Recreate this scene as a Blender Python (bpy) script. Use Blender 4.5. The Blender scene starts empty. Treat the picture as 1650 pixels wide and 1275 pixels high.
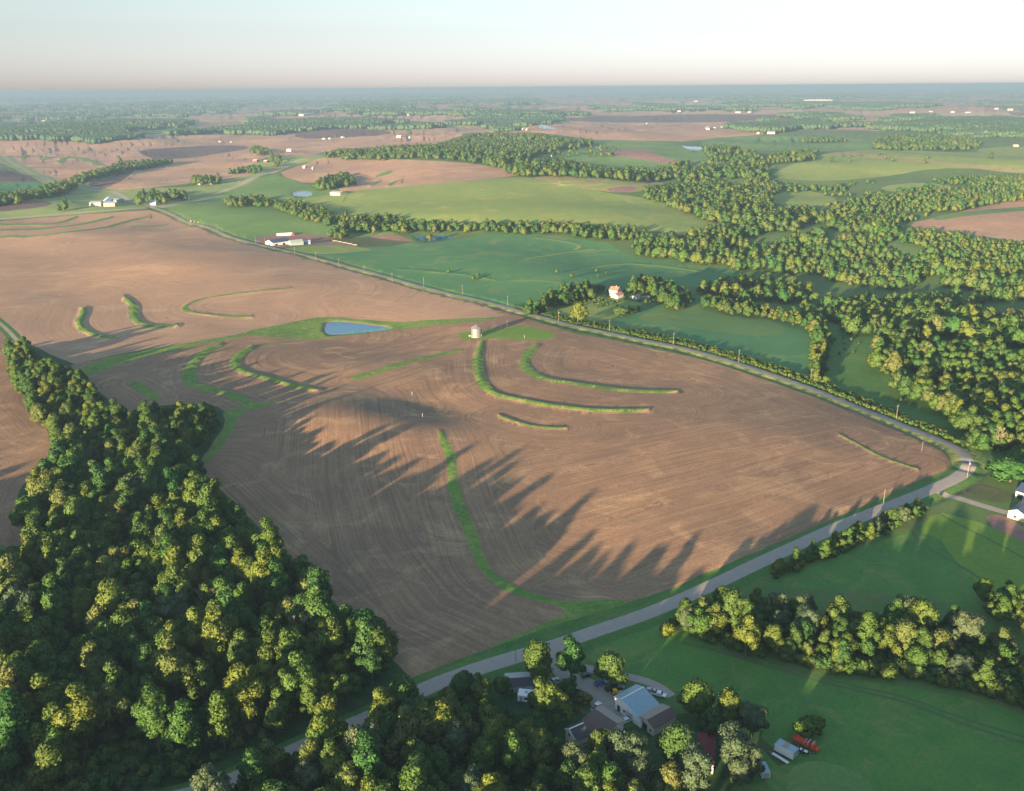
import bpy, math, random, time
_T0 = time.time()
import numpy as np
from mathutils import Vector, Matrix
from mathutils.geometry import delaunay_2d_cdt

sc = bpy.context.scene
COL = sc.collection
rng = np.random.default_rng(7)
random.seed(7)

# ------------------------------------------------------------------ camera, sky, sun, exposure
CAM_H = 180.0
PITCH = 18.919          # degrees below the horizon
ROLL = 0.4514
FPX, CX, CY = 1450.0, 825.0, 637.5      # focal length and centre in photograph pixels (1650 wide)
SUN_AZ = 212.0          # where the sun stands, clockwise from +Y
SUN_EL = 7.6

cam_d = bpy.data.cameras.new('camera'); cam = bpy.data.objects.new('camera', cam_d); COL.objects.link(cam)
cam_d.sensor_fit = 'HORIZONTAL'; cam_d.sensor_width = 36.0
cam_d.lens = 36.0 * FPX / 1650.0
cam_d.clip_start = 1.0; cam_d.clip_end = 400000.0
_p, _r = math.radians(PITCH), math.radians(ROLL)
FW = np.array([0.0, math.cos(_p), -math.sin(_p)])
_up0 = np.array([0.0, math.sin(_p), math.cos(_p)]); _rt0 = np.array([1.0, 0.0, 0.0])
# horizon sinks to the left: camera turned slightly about its own axis
RT = math.cos(_r) * _rt0 - math.sin(_r) * _up0
UP = math.sin(_r) * _rt0 + math.cos(_r) * _up0
cam.matrix_world = Matrix(((RT[0], UP[0], -FW[0], 0), (RT[1], UP[1], -FW[1], 0), (RT[2], UP[2], -FW[2], CAM_H), (0, 0, 0, 1)))
sc.camera = cam

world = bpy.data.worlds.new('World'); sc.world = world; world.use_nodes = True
wn = world.node_tree
bg = wn.nodes['Background']
sky = wn.nodes.new('ShaderNodeTexSky'); sky.sky_type = 'NISHITA'; sky.sun_disc = False
sky.sun_elevation = math.radians(SUN_EL); sky.sun_rotation = math.radians(SUN_AZ)
sky.altitude = 300; sky.air_density = 0.75; sky.dust_density = 0.6; sky.ozone_density = 2.0
# pale evening air: the sky loses colour toward the horizon all the way round
_tc = wn.nodes.new('ShaderNodeTexCoord'); _sx = wn.nodes.new('ShaderNodeSeparateXYZ'); wn.links.new(_tc.outputs['Generated'], _sx.inputs[0])
_mr = wn.nodes.new('ShaderNodeMapRange'); _mr.interpolation_type = 'SMOOTHSTEP'
_mr.inputs['From Min'].default_value = 0.0; _mr.inputs['From Max'].default_value = 0.30; _mr.inputs['To Min'].default_value = 0.36; _mr.inputs['To Max'].default_value = 0.8
wn.links.new(_sx.outputs[2], _mr.inputs['Value'])
_hs = wn.nodes.new('ShaderNodeHueSaturation'); wn.links.new(sky.outputs[0], _hs.inputs['Color']); wn.links.new(_mr.outputs[0], _hs.inputs['Saturation'])
_mx = wn.nodes.new('ShaderNodeMix'); _mx.data_type = 'RGBA'; _mx.blend_type = 'MULTIPLY'; _mx.inputs[0].default_value = 1.0
wn.links.new(_hs.outputs[0], _mx.inputs[6]); _tint = wn.nodes.new('ShaderNodeMix'); _tint.data_type = 'RGBA'
_m2 = wn.nodes.new('ShaderNodeMapRange'); _m2.interpolation_type = 'SMOOTHSTEP'; _m2.inputs['From Max'].default_value = 0.11; wn.links.new(_sx.outputs[2], _m2.inputs['Value'])
wn.links.new(_m2.outputs[0], _tint.inputs[0]); _tint.inputs[6].default_value = (1.04, 0.96, 1.00, 1); _tint.inputs[7].default_value = (1.0, 1.02, 0.93, 1)
wn.links.new(_tint.outputs[2], _mx.inputs[7])
# elevation gain on the sky: dimmed low down, overhead light added to fill shadows
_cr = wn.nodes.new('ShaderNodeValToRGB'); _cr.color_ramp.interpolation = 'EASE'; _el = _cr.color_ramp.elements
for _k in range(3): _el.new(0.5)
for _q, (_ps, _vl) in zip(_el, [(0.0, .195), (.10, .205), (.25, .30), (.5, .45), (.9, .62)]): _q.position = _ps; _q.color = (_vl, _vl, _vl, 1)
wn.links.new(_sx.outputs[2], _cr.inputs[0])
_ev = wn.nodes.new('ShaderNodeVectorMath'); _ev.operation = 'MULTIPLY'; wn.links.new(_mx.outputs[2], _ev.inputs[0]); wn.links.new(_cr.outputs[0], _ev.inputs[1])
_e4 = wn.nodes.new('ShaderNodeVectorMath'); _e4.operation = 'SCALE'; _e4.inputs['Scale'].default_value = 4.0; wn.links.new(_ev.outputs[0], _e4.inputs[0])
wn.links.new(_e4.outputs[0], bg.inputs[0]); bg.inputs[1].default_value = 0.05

sun_d = bpy.data.lights.new('sun', 'SUN'); sun = bpy.data.objects.new('sun', sun_d); COL.objects.link(sun)
sun_d.energy = 5.0; sun_d.angle = math.radians(1.0); sun_d.color = (1.0, 0.69, 0.42)
_a, _e = math.radians(SUN_AZ), math.radians(SUN_EL)
SUNV = Vector((-math.sin(_a) * math.cos(_e), -math.cos(_a) * math.cos(_e), -math.sin(_e)))
sun.rotation_euler = SUNV.to_track_quat('-Z', 'Y').to_euler()
sun.location = (-200, -250, 400)

vs = sc.view_settings
sc.display_settings.display_device = 'sRGB'
vs.view_transform = 'Standard'; vs.look = 'None'; vs.gamma = 1.0; vs.use_curve_mapping = False
vs.exposure = 2.38
try:
    sc.cycles.max_bounces = 4; sc.cycles.diffuse_bounces = 2; sc.cycles.glossy_bounces = 2
    sc.cycles.transmission_bounces = 2; sc.cycles.volume_bounces = 1; sc.cycles.transparent_max_bounces = 6
    sc.cycles.use_denoising = True
    sc.cycles.caustics_reflective = False; sc.cycles.caustics_refractive = False
except Exception:
    pass

# ------------------------------------------------------------------ geometry of the view
CAMP = np.array([0.0, 0.0, CAM_H])

def rays(px):
    px = np.atleast_2d(np.asarray(px, float))
    d = (px[:, 0:1] - CX) * RT + (CY - px[:, 1:2]) * UP + FPX * FW
    return d

def project(P):
    d = np.asarray(P, float) - CAMP
    z = d @ FW
    z = np.where(z < 1.0, 1.0, z)
    return np.stack([CX + FPX * (d @ RT) / z, CY - FPX * (d @ UP) / z], 1)

def flat(px):                       # photograph point -> plane z = 0
    d = rays(px); t = CAM_H / np.maximum(-d[:, 2], 1e-6)
    return (d * t[:, None])[:, :2]

def hom(XY):                        # plane z = 0 -> photograph coordinates
    XY = np.atleast_2d(XY)
    return project(np.c_[XY, np.zeros(len(XY))])

def sstep(a, b, x):
    t = np.clip((x - a) / (b - a), 0, 1); return t * t * (3 - 2 * t)

def _hash(i, j, s):
    n = (i.astype(np.int64) * 374761393 + j.astype(np.int64) * 668265263 + s * 974634777) & 0x7fffffff
    n = ((n ^ (n >> 13)) * 1274126177) & 0x7fffffff
    n = (n ^ (n >> 16)) & 0xffff
    return n / 65535.0

def vnoise(x, y, s=0):
    i = np.floor(x); j = np.floor(y); u = x - i; v = y - j
    u = u * u * u * (u * (u * 6 - 15) + 10); v = v * v * v * (v * (v * 6 - 15) + 10)
    a = _hash(i, j, s); b = _hash(i + 1, j, s); c = _hash(i, j + 1, s); d = _hash(i + 1, j + 1, s)
    return (a + (b - a) * u) * (1 - v) + (c + (d - c) * u) * v - 0.5

def bumps():
    B = []
    for (x, y), rx, ry, a in [((830, 318), 300, 330, 20), ((560, 680), 65, 50, 9), ((700, 660), 40, 30, -4), ((880, 880), 50, 45, -4), ((640, 600), 60, 50, 3.5), ((1330, 430), 210, 210, -26),
                              ((1080, 240), 420, 500, 12), ((560, 525), 90, 70, -4), ((1060, 440), 150, 90, 6),
                              ((300, 420), 220, 200, 5), ((1200, 700), 90, 80, 3.0), ((700, 262), 260, 420, 14), ((1460, 265), 420, 500, 16),
                              ((100, 1100), 70, 80, -6), ((1500, 620), 90, 90, -6), ((870, 225), 380, 500, 22)]:
        c = flat([(x, y)])[0]; B.append((c[0], c[1], rx, ry, a))
    return B
BUMPS = bumps()

def base_h(X, Y):
    r = np.hypot(X, Y)
    k = 0.12 + 0.88 * sstep(600, 2200, r)
    h = 34 * k * vnoise(X / 900 + 3.1, Y / 900 + 7.7, 1) + 15 * k * vnoise(X / 340, Y / 340, 2)
    h = h + 11 * sstep(650, 1300, r) * vnoise(X / 165 + 2.2, Y / 165, 6)
    h = h + 2.6 * vnoise(X / 110, Y / 110, 3) + 0.5 * vnoise(X / 35, Y / 35, 4)
    h = h + 55 * sstep(2500, 9000, r) * vnoise(X / 3100 + 5, Y / 3100, 5)
    for cx, cy, rx, ry, a in BUMPS:
        h = h + a * np.exp(-((X - cx) / rx) ** 2 - ((Y - cy) / ry) ** 2)
    h = h - 55 * sstep(9000, 30000, r) * 0.2
    return h

def seg_dist(X, Y, pl, closed=False):
    """distance of points to a polyline (and the position along it)"""
    pl = np.asarray(pl, float)
    if closed: pl = np.vstack([pl, pl[:1]])
    best = np.full(X.shape, 1e12)
    for a, b in zip(pl[:-1], pl[1:]):
        d = b - a; L = d @ d + 1e-9
        t = np.clip(((X - a[0]) * d[0] + (Y - a[1]) * d[1]) / L, 0, 1)
        q = (X - a[0] - t * d[0]) ** 2 + (Y - a[1] - t * d[1]) ** 2
        best = np.minimum(best, q)
    return np.sqrt(best)

def in_poly(P, poly):
    x, y = P[:, 0], P[:, 1]; c = np.zeros(len(P), bool)
    poly = np.asarray(poly, float)
    for (x0, y0), (x1, y1) in zip(poly, np.roll(poly, -1, 0)):
        m = (y0 > y) != (y1 > y)
        if y1 != y0:
            c ^= m & (x < (x1 - x0) * (y - y0) / (y1 - y0) + x0)
    return c

def raise_h(XY_h_fn, px, off=0.0):
    """where the line of sight through photograph points meets the terrain (+ off)"""
    d = rays(px); d = d / np.hypot(d[:, 0], d[:, 1])[:, None]     # unit horizontal step
    sl = np.maximum(-d[:, 2], 1e-5); zz = np.linspace(72, -85, 110); n = len(d)
    tt = (CAM_H - zz)[None] / sl[:, None]
    hh = XY_h_fn((d[:, 0:1] * tt).ravel(), (d[:, 1:2] * tt).ravel()).reshape(tt.shape) + off
    under = zz[None] < hh; done = under.any(1); j = np.maximum(under.argmax(1), 1); j[~done] = len(zz) - 1
    ii = np.arange(n); lo = tt[ii, j - 1]; hi = tt[ii, j]
    for _ in range(18):
        m = (lo + hi) / 2; P = d * m[:, None]; z = CAM_H + P[:, 2]
        u = z < XY_h_fn(P[:, 0], P[:, 1]) + off
        hi = np.where(u & done, m, hi); lo = np.where(u | ~done, lo, m)
    return (d * hi[:, None])[:, :2]

def smooth(pts, n=2, closed=True):
    p = np.asarray(pts, float)
    for _ in range(n):
        if closed:
            q = np.roll(p, -1, 0); p = np.stack([.75 * p + .25 * q, .25 * p + .75 * q], 1).reshape(-1, 2)
        else:
            a, b = p[:-1], p[1:]; m = np.stack([.75 * a + .25 * b, .25 * a + .75 * b], 1).reshape(-1, 2)
            p = np.vstack([p[:1], m, p[-1:]])
    return p

# ------------------------------------------------------------------ traced layout (photograph points)
PONDS = [
 [(525,520),(530,517),(553,517),(578,520),(629,527),(629,530),(578,537),(542,540),(527,539),(522,532)],
 [(665,380),(698,377),(738,379),(724,386),(695,391),(672,388)],
 [(472,308),(501,306),(504,317),(472,318)],
 [(824,232),(848,235),(846,238),(826,236)],
 [(1095,237),(1112,239),(1131,240),(1131,243),(1115,243)],
 [(1042,293),(1075,289),(1088,292),(1080,294),(1050,294)],
 [(868,207),(896,207),(896,209),(868,209)],
]
R92 = [(1562,752),(1556,736),(1540,722),(1500,705),(1440,680),(1370,652),(1300,624),(1200,590),(1110,563),(1000,541),(930,527),(860,508),(800,491),(745,478),(683,464),(600,440),(500,412),(440,400),(400,390),(330,365),(285,348),(248,334)]
RGEAR = [(-900,1345),(-400,1340),(0,1322),(150,1310),(250,1296),(310,1282),(370,1262),(430,1232),(500,1200),(560,1173),(605,1154),(680,1112),(760,1082),(830,1060),(900,1040),(960,1018),(1050,988),(1140,948),(1230,905),(1350,850),(1430,818),(1500,790),(1545,771),(1562,752)]
RW = [(248,334),(200,337),(167,340),(100,345),(50,349),(-20,354),(-150,364)]
RNE = [(248,334),(270,333),(300,326),(340,315),(371,304),(400,291),(435,275),(470,262),(500,254),(523,249)]
RNW = [(248,334),(236,329),(200,316),(160,307),(124,303),(84,294),(50,280),(20,264),(-10,250)]
DRIVE1 = [(1498,791),(1520,795),(1560,808),(1600,820),(1632,829),(1665,832)]
DRIVE2 = [(897,1042),(890,1056),(895,1072),(908,1085),(925,1096),(940,1112),(960,1128),(985,1143),(1005,1160)]
DRIVE3 = [(940,1075),(960,1080),(990,1085),(1010,1090),(1040,1097),(1065,1108),(1082,1122)]
DRIVE4 = [(860,1113),(890,1107),(925,1102),(950,1105)]
TRACK1 = [(-60,470),(0,521),(12,532),(28,549)]
TRACK2 = [(1220,1192),(1235,1205),(1252,1222),(1262,1232)]
YARD = [(925,1092),(945,1090),(962,1098),(985,1108),(1010,1100),(1000,1125),(985,1135),(1010,1160),(995,1168),(960,1142),(935,1122),(925,1108)]

TERRACES = [   # centreline, half width (m), height (m)
 ([(777,551),(771,568),(769,593),(776,616),(787,629),(807,638),(838,644),(876,652),(914,657),(953,661),(1003,662),(1044,661)],2.6,1.7),
 ([(865,556),(850,570),(844,586),(853,601),(881,612),(927,618),(978,626),(1029,631),(1090,631)],2.6,1.6),
 ([(805,670),(830,680),(864,689),(912,690)],0.8,1.1),
 ([(565,611),(603,601),(642,588),(693,575),(741,565)],3.4,0.9),
 ([(407,559),(387,570),(377,583),(382,594),(397,601),(425,608),(451,615),(476,623),(512,630)],2.8,1.7),
 ([(407,559),(425,556),(451,553),(484,549),(530,544)],1.2,0.3),
 ([(356,555),(331,565),(313,581),(303,601),(305,616),(321,624),(351,630),(377,637),(397,647),(412,654)],3.0,1.7),
 ([(212,616),(229,626),(254,644)],2.6,1.2),
 ([(709,695),(718,718),(728,738),(729,764),(732,789),(739,815),(752,843),(762,868),(770,896),(783,919),(803,937),(825,950),(864,963),(902,972),(940,979),(965,977)],2.0,0.5),
 ([(135,497),(135,507),(127,517),(130,527),(140,535),(153,540),(173,543),(188,543)],2.8,1.8),
 ([(201,480),(213,489),(217,497),(213,507),(221,519),(237,525),(257,526),(285,525)],2.8,1.9),
 ([(470,465),(420,469),(356,476),(318,483),(299,492),(297,498),(308,504),(344,508),(407,511)],1.8,0.8),
 ([(1352,700),(1383,716),(1408,731),(1446,746),(1479,756)],0.7,0.5),
 ([(0,362),(76,362),(100,358),(122,350)],4.0,1.5),
 ([(-30,372),(0,371),(89,368),(140,360),(180,350)],4.5,2.0),
 ([(-30,383),(0,382),(76,380),(153,370),(216,353),(240,351)],4.5,2.0),
 ([(211,366),(240,365),(270,362)],3.5,0.7),
 ([(118,300+5),(160,290),(200,277)],3.0,0.5),
 ([(200,276),(206,270),(220,268)],6.0,2.0),
 ([(226,276),(228,268),(250,264)],6.0,2.0),
 ([(35,256),(60,250),(90,250)],9.0,2.0),
 ([(66,258),(90,252),(120,256)],9.0,2.0),
 ([(94,262),(110,252),(150,260),(165,268)],10.0,2.5),
 ([(950,284),(948,290),(900,292)],5.0,2.0),
 ([(980,289),(984,293),(960,297),(905,297)],5.0,2.0),
 ([(1020,293),(1010,298),(950,303)],5.0,1.0),
 ([(626,300),(634,293),(650,289)],4.0,1.5),
 ([(845,419),(871,413),(927,405),(960,402)],1.6,0.4), ([(780,460),(810,453),(850,450),(905,456),(925,458)],1.3,0.4), ([(930,434),(1000,424),(1060,428),(1130,438)],1.3,0.4),
 ([(640,434),(700,438),(760,444),(800,452)],1.3,0.4), ([(860,384),(905,388),(938,396),(925,403)],1.6,0.3),
 ([(597,300),(605,295),(612,292)],4.0,1.5),
]

def sq(x0, y0, x1, y1): return [(x0, y0), (x1, y0), (x1, y1), (x0, y1)]
# name, material, polygon(photograph), rounds of smoothing ; later ones lie on top
LAYERS = [
 ('farmland_plain','plain',[(-900,141),(2600,118),(2600,214),(1650,216),(1220,218),(1100,230),(953,222),(870,214),(760,214),(700,232),(520,243),(400,262),(0,262),(-900,270)],0),
 # far ground
 ('distant_tilled_field','tan',[(175,187),(240,185),(294,190),(230,193)],1),
 ('distant_tilled_field','tan',[(-80,199),(60,195),(178,194),(90,203),(-80,210)],1),
 ('distant_pasture','palegreen',[(209,212),(303,202),(331,209),(267,216)],1),
 ('distant_tilled_field','tan',[(303,197),(400,193),(420,199),(331,207)],1),
 ('rolling_tilled_field','mauve',[(-300,230),(0,228),(100,226),(224,228),(330,221),(420,213),(515,213),(629,209),(760,203),(940,199),(1130,200),(1230,207),(1230,217),(1100,228),(953,225),(870,214),(760,214),(700,232),(522,243),(443,279),(405,283),(356,290),(153,311),(124,303),(81,292),(-20,255),(-300,262)],0),
 ('dark_tilled_field','dark',[(221,242),(300,236),(389,234),(407,239),(350,248),(305,255),(254,258),(229,250)],1),
 ('dark_tilled_field','dark',[(476,209),(560,207),(629,210),(629,218),(540,222),(476,224)],1),
 ('dark_tilled_field','dark',[(912,189),(1060,186),(1220,184),(1380,186),(1380,192),(1220,194),(1169,197),(927,198)],1),
 ('straw_field','straw',[(800,197),(860,194),(925,195),(915,201),(800,203)],1),
 ('straw_field','straw',[(640,199),(700,195),(790,197),(830,204),(760,207),(660,206)],1),
 ('straw_field','tan',[(880,180),(960,178),(1100,180),(1000,185),(900,188),(830,187)],1),
 ('pale_stubble_field','tan',[(1350,188),(1400,184),(1520,186),(1650,188),(1650,192),(1500,194),(1380,193)],1),
 ('dark_tilled_field','dark',[(-60,258),(81,292),(-60,296)],0),
 ('green_crop_field','crop',[(-100,293),(60,293),(84,294),(51,306),(0,318),(-100,330)],1),
 ('tilled_field','tan',[(132,302),(150,286),(204,274),(270,263),(330,260),(400,262),(405,281),(356,290),(240,303),(153,310)],1),
 ('dark_tilled_field','dark',[(140,300),(152,288),(200,275),(222,270),(200,290),(170,302)],1),
 ('farm_green','palegreen',[(-150,345),(0,322),(60,312),(120,305),(153,311),(240,303),(300,302),(400,283),(445,266),(520,248),(530,254),(470,266),(400,292),(340,318),(270,334),(248,335),(100,346),(-150,362)],0),
 ('dark_tilled_field','dark',[(-60,331),(0,329),(71,323),(89,330),(38,338),(-60,346)],1),
 ('pasture','pasture',[(270,334),(340,318),(400,292),(443,281),(500,299),(560,312),(540,345),(600,360),(640,378),(560,385),(440,398),(400,390),(330,366),(285,349)],0),
 ('roadside_pasture','palegreen',[(405,262),(440,250),(500,250),(470,263),(430,277),(400,285)],1),
 ('tilled_field','tan',[(443,281),(480,268),(522,253),(604,252),(655,258),(731,260),(820,272),(850,280),(807,287),(743,292),(693,297),(629,302),(553,309),(543,304),(583,288),(502,298)],1),
 ('rough_pasture','pasture',[(605,283),(620,277),(634,274),(632,280),(607,286)],1),
 ('hill_pasture','hillgrass',[(486,321),(520,315),(553,309),(629,302),(693,297),(743,292),(820,286),(843,284),(876,292),(978,311),(1054,321),(1105,337),(1156,360),(1150,370),(1054,376),(953,360),(800,360),(740,358),(660,356),(600,352),(560,346),(520,338),(490,330)],1),
 ('hill_crop','pasture',[(848,253),(900,238),(965,227),(1011,226),(1080,230),(1130,242),(1156,258),(1105,263),(1054,275),(1016,273),(963,275),(912,263)],1),
 ('clay_field','clay',[(965,242),(1047,239),(1057,250),(1108,262),(1085,268),(1052,259),(978,251)],1),
 ('terraced_straw_field','straw',[(843,283),(943,282),(983,290),(1044,293),(1090,297),(1133,302),(1054,304),(1024,310),(978,310),(902,298)],1),
 ('clay_field','clay',[(975,304),(1010,299),(1030,303),(1020,310),(985,310)],1),
 ('plateau_pasture','pasture',[(1130,223),(1230,218),(1408,224),(1420,240),(1370,243),(1240,244),(1190,241),(1131,238)],1),
 ('east_pasture','hillgrass',[(1262,270),(1320,248),(1408,240),(1568,247),(1700,245),(1700,282),(1600,272),(1502,271),(1440,283),(1370,290),(1300,292),(1240,285)],1),
 ('east_pasture','straw',[(1330,248),(1370,243),(1420,252),(1540,262),(1640,272),(1700,280),(1640,280),(1540,268),(1400,255)],1),
 ('east_pasture','hillgrass',[(1234,314),(1294,306),(1345,316),(1352,329),(1300,334),(1250,330)],1),
 ('east_pasture','hillgrass',[(1413,301),(1484,293),(1545,301),(1500,308),(1435,310)],1),
 ('east_pasture','hillgrass',[(1566,241),(1620,236),(1700,238),(1700,252),(1600,252)],1),
 ('tan_hill_field','tan',[(1456,362),(1523,347),(1590,330),(1700,312),(1700,400),(1586,380),(1500,372)],1),
 ('green_waterway','pasture',[(1500,350),(1560,340),(1700,330),(1700,336),(1560,347),(1510,356)],1),
 ('big_green_crop','crop',[(470,400),(520,396),(578,400),(640,394),(700,392),(735,386),(770,380),(800,378),(902,380),(983,392),(1010,410),(1054,418),(1100,420),(1182,433),(1204,440),(1200,455),(1120,462),(1000,468),(960,464),(900,478),(860,498),(820,492),(745,474),(683,460),(600,436),(530,416)],0),
 ('light_green_strip','hillgrass',[(440,401),(470,399),(530,394),(590,400),(600,404),(530,410),(490,408)],1),
 ('feedlot_dirt','clay',[(405,386),(430,380),(475,375),(530,383),(562,379),(560,385),(530,389),(572,397),(565,399),(530,393),(470,398),(425,397)],1),
 ('feedlot_grass','dullgrass',[(535,388),(575,381),(640,380),(668,389),(640,396),(590,400),(560,394)],1),
 ('feedlot_dirt','clay',[(590,382),(620,377),(650,381),(668,389),(640,388),(610,384)],1),
 ('house_lawn','hillgrass',[(850,505),(890,494),(935,478),(975,478),(1010,484),(1040,490),(1000,510),(940,523),(900,518)],1),
 ('east_crop','crop',[(960,528),(1000,512),(1060,492),(1130,486),(1200,496),(1306,522),(1304,570),(1300,612),(1240,590),(1150,566),(1060,546)],0),
 ('east_crop_rise','pasture',[(1020,512),(1070,494),(1130,489),(1200,500),(1280,530),(1230,545),(1120,530),(1050,520)],2),
 ('valley_meadow','darkgrass',[(1310,620),(1322,540),(1336,522),(1390,540),(1440,520),(1500,500),(1570,520),(1700,560),(1700,760),(1620,745),(1560,712),(1450,668)],1),
 # stubble field beyond and left of the ploughed one
 ('stubble_field','stubble',[(-120,366),(0,357),(130,346),(240,339),(262,345),(300,359),(360,380),(400,393),(440,404),(500,416),(600,446),(700,472),(745,482),(795,496),(790,512),(700,516),(640,520),(520,512),(420,535),(300,553),(180,572),(110,590),(60,575),(20,548),(-20,520),(-120,470)],0),
 ('shaded_ploughed_field','soil',[(-200,460),(-60,475),(0,525),(30,562),(10,600),(40,640),(70,680),(85,720),(70,770),(30,815),(40,850),(70,870),(0,885),(-200,860)],1),
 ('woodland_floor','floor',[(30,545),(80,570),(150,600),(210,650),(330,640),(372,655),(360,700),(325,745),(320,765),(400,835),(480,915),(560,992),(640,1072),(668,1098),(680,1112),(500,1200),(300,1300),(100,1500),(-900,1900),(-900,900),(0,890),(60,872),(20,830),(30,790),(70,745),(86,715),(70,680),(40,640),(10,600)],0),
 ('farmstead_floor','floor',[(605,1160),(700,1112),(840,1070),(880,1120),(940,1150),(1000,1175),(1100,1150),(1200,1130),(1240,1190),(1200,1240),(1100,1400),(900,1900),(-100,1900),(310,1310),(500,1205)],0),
 ('ploughed_field','soil',[(100,592),(180,574),(300,555),(420,537),(520,517),(640,522),(740,508),(795,500),(812,500),(860,518),(925,537),(1000,551),(1110,574),(1200,601),(1300,636),(1400,673),(1500,714),(1524,728),(1532,742),(1524,756),(1490,770),(1400,808),(1300,853),(1200,897),(1085,947),(985,983),(900,1007),(800,1040),(668,1098),(640,1072),(600,1030),(560,990),(500,930),(450,882),(400,832),(370,800),(330,770),(318,748),(345,710),(360,690),(365,665),(350,655),(300,650),(250,655),(200,665),(170,640),(130,605)],0),
 ('upper_stubble_strip','stubble',[(640,516),(700,510),(745,498),(790,501),(815,509),(780,513),(700,516)],0),
 ('pond_bank_grass','terrace',[(395,534),(440,525),(490,515),(520,510),(580,514),(640,520),(700,515),(780,512),(806,511),(790,517),(700,524),(640,531),(560,542),(500,546),(470,545),(400,540)],1),
 ('bin_pad_grass','lawn',[(736,541),(744,536),(770,534),(807,531),(826,526),(841,524),(870,528),(905,541),(880,547),(860,549),(797,545),(773,547),(748,549)],1),
 ('field_corner_grass','terrace',[(897,978),(920,968),(985,966),(1010,968),(985,985),(900,1010),(800,1045),(795,1038),(860,1012),(915,988)],1),
 ('headland_grass','terrace',[(356,662),(395,655),(455,645),(420,658),(385,666),(375,690),(355,725),(325,750),(330,735),(350,708),(365,685)],1),
 ('headland_grass','terrace',[(122,602),(150,582),(220,568),(300,553),(350,545),(400,535),(400,541),(350,551),(300,560),(230,575),(175,593),(140,608)],1),
 ('headland_grass','darkgrass',[(660,1092),(740,1060),(800,1040),(900,1005),(985,980),(1085,946),(1200,895),(1300,851),(1300,862),(1200,906),(1085,960),(985,994),(900,1020),(800,1054),(680,1103)],0),
 ('garden_ground','dullgrass',[(1520,790),(1570,775),(1620,790),(1640,800),(1620,812),(1560,803)],1),
 ('bare_yard','clay',[(1585,828),(1620,830),(1650,850),(1700,880),(1700,900),(1640,880),(1600,855)],1),
 ('mown_lawn','lawn',[(1480,860),(1505,824),(1560,836),(1600,850),(1700,900),(1700,990),(1600,960),(1540,910),(1500,880)],1),
 ('horse_paddock','meadow',[(1250,930),(1330,905),(1420,870),(1500,850),(1560,930),(1640,985),(1600,990),(1500,962),(1420,958),(1330,950),(1240,945)],1),
 ('mown_pasture','meadow',[(960,1040),(1060,1005),(1120,1030),(1200,1065),(1300,1090),(1400,1100),(1500,1115),(1600,1135),(1700,1170),(1700,1500),(1100,1500),(1200,1250),(1230,1180),(1150,1110),(1080,1115),(1000,1085),(945,1062)],0),
 ('rough_patch','pasture',[(1260,1260),(1280,1230),(1330,1225),(1400,1250),(1420,1300),(1300,1330)],2),
]
HALF = {'road':3.9,'gravel':4.2}
ROADS = [
 ('grass_track','trackgrass',[(1100,1036),(1160,1050),(1230,1072),(1357,1108),(1459,1130),(1561,1171),(1680,1206)],0.7,0,None),
 ('grass_track','trackgrass',[(1240,1066),(1350,1101),(1459,1122),(1561,1162),(1680,1196)],0.6,0,None),
 ('grass_track','trackgrass',[(1455,838),(1464,848),(1484,878),(1535,904),(1579,932)],0.8,0,None),
 ('grass_track','trackgrass',[(1510,826),(1545,845),(1600,872),(1660,905)],0.6,0,None),
 # # name, material, line, half width, verge half width, verge material
 ('paved_road','asphalt',R92,3.0,7.5,'verge'),
 ('gravel_road','gravel',RGEAR,3.4,7.0,'darkgrass'),
 ('gravel_road','gravel',RW,4.5,11,'hillgrass'),
 ('paved_road','gravel',RNE,6.0,13,'hillgrass'),
 ('farm_lane','gravel',RNW,5.0,22,'palegreen'),
 ('driveway','gravel',DRIVE1,2.4,0,None),
 ('driveway','gravel',DRIVE2,3.0,0,None),
 ('driveway','gravel',DRIVE3,1.7,0,None),
 ('driveway','gravel',DRIVE4,2.2,0,None),
 ('farm_track','palegravel',TRACK1,1.6,5,'darkgrass'),
 ('farm_track','dullgrass',TRACK2,1.6,0,None),
]

# ponds lie level
POND_W = []
for p in PONDS:
    w = raise_h(base_h, p); POND_W.append([smooth(w, 2), None, max(10.0, 0.28 * math.sqrt(np.ptp(w[:, 0]) * np.ptp(w[:, 1]) + 1))])
for it in POND_W:
    q_ = it[0][np.argsort(it[0][:, 1])[:max(3, len(it[0]) // 3)]]; it[1] = float(np.mean(base_h(q_[:, 0], q_[:, 1])))
TERR_W = [(smooth(raise_h(base_h, p), 3, False), hw, hh) for p, hw, hh in TERRACES]
ROAD_W = [(n, m, smooth(raise_h(base_h, p), 2, False), hw, vw, vm) for n, m, p, hw, vw, vm in ROADS]

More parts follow.
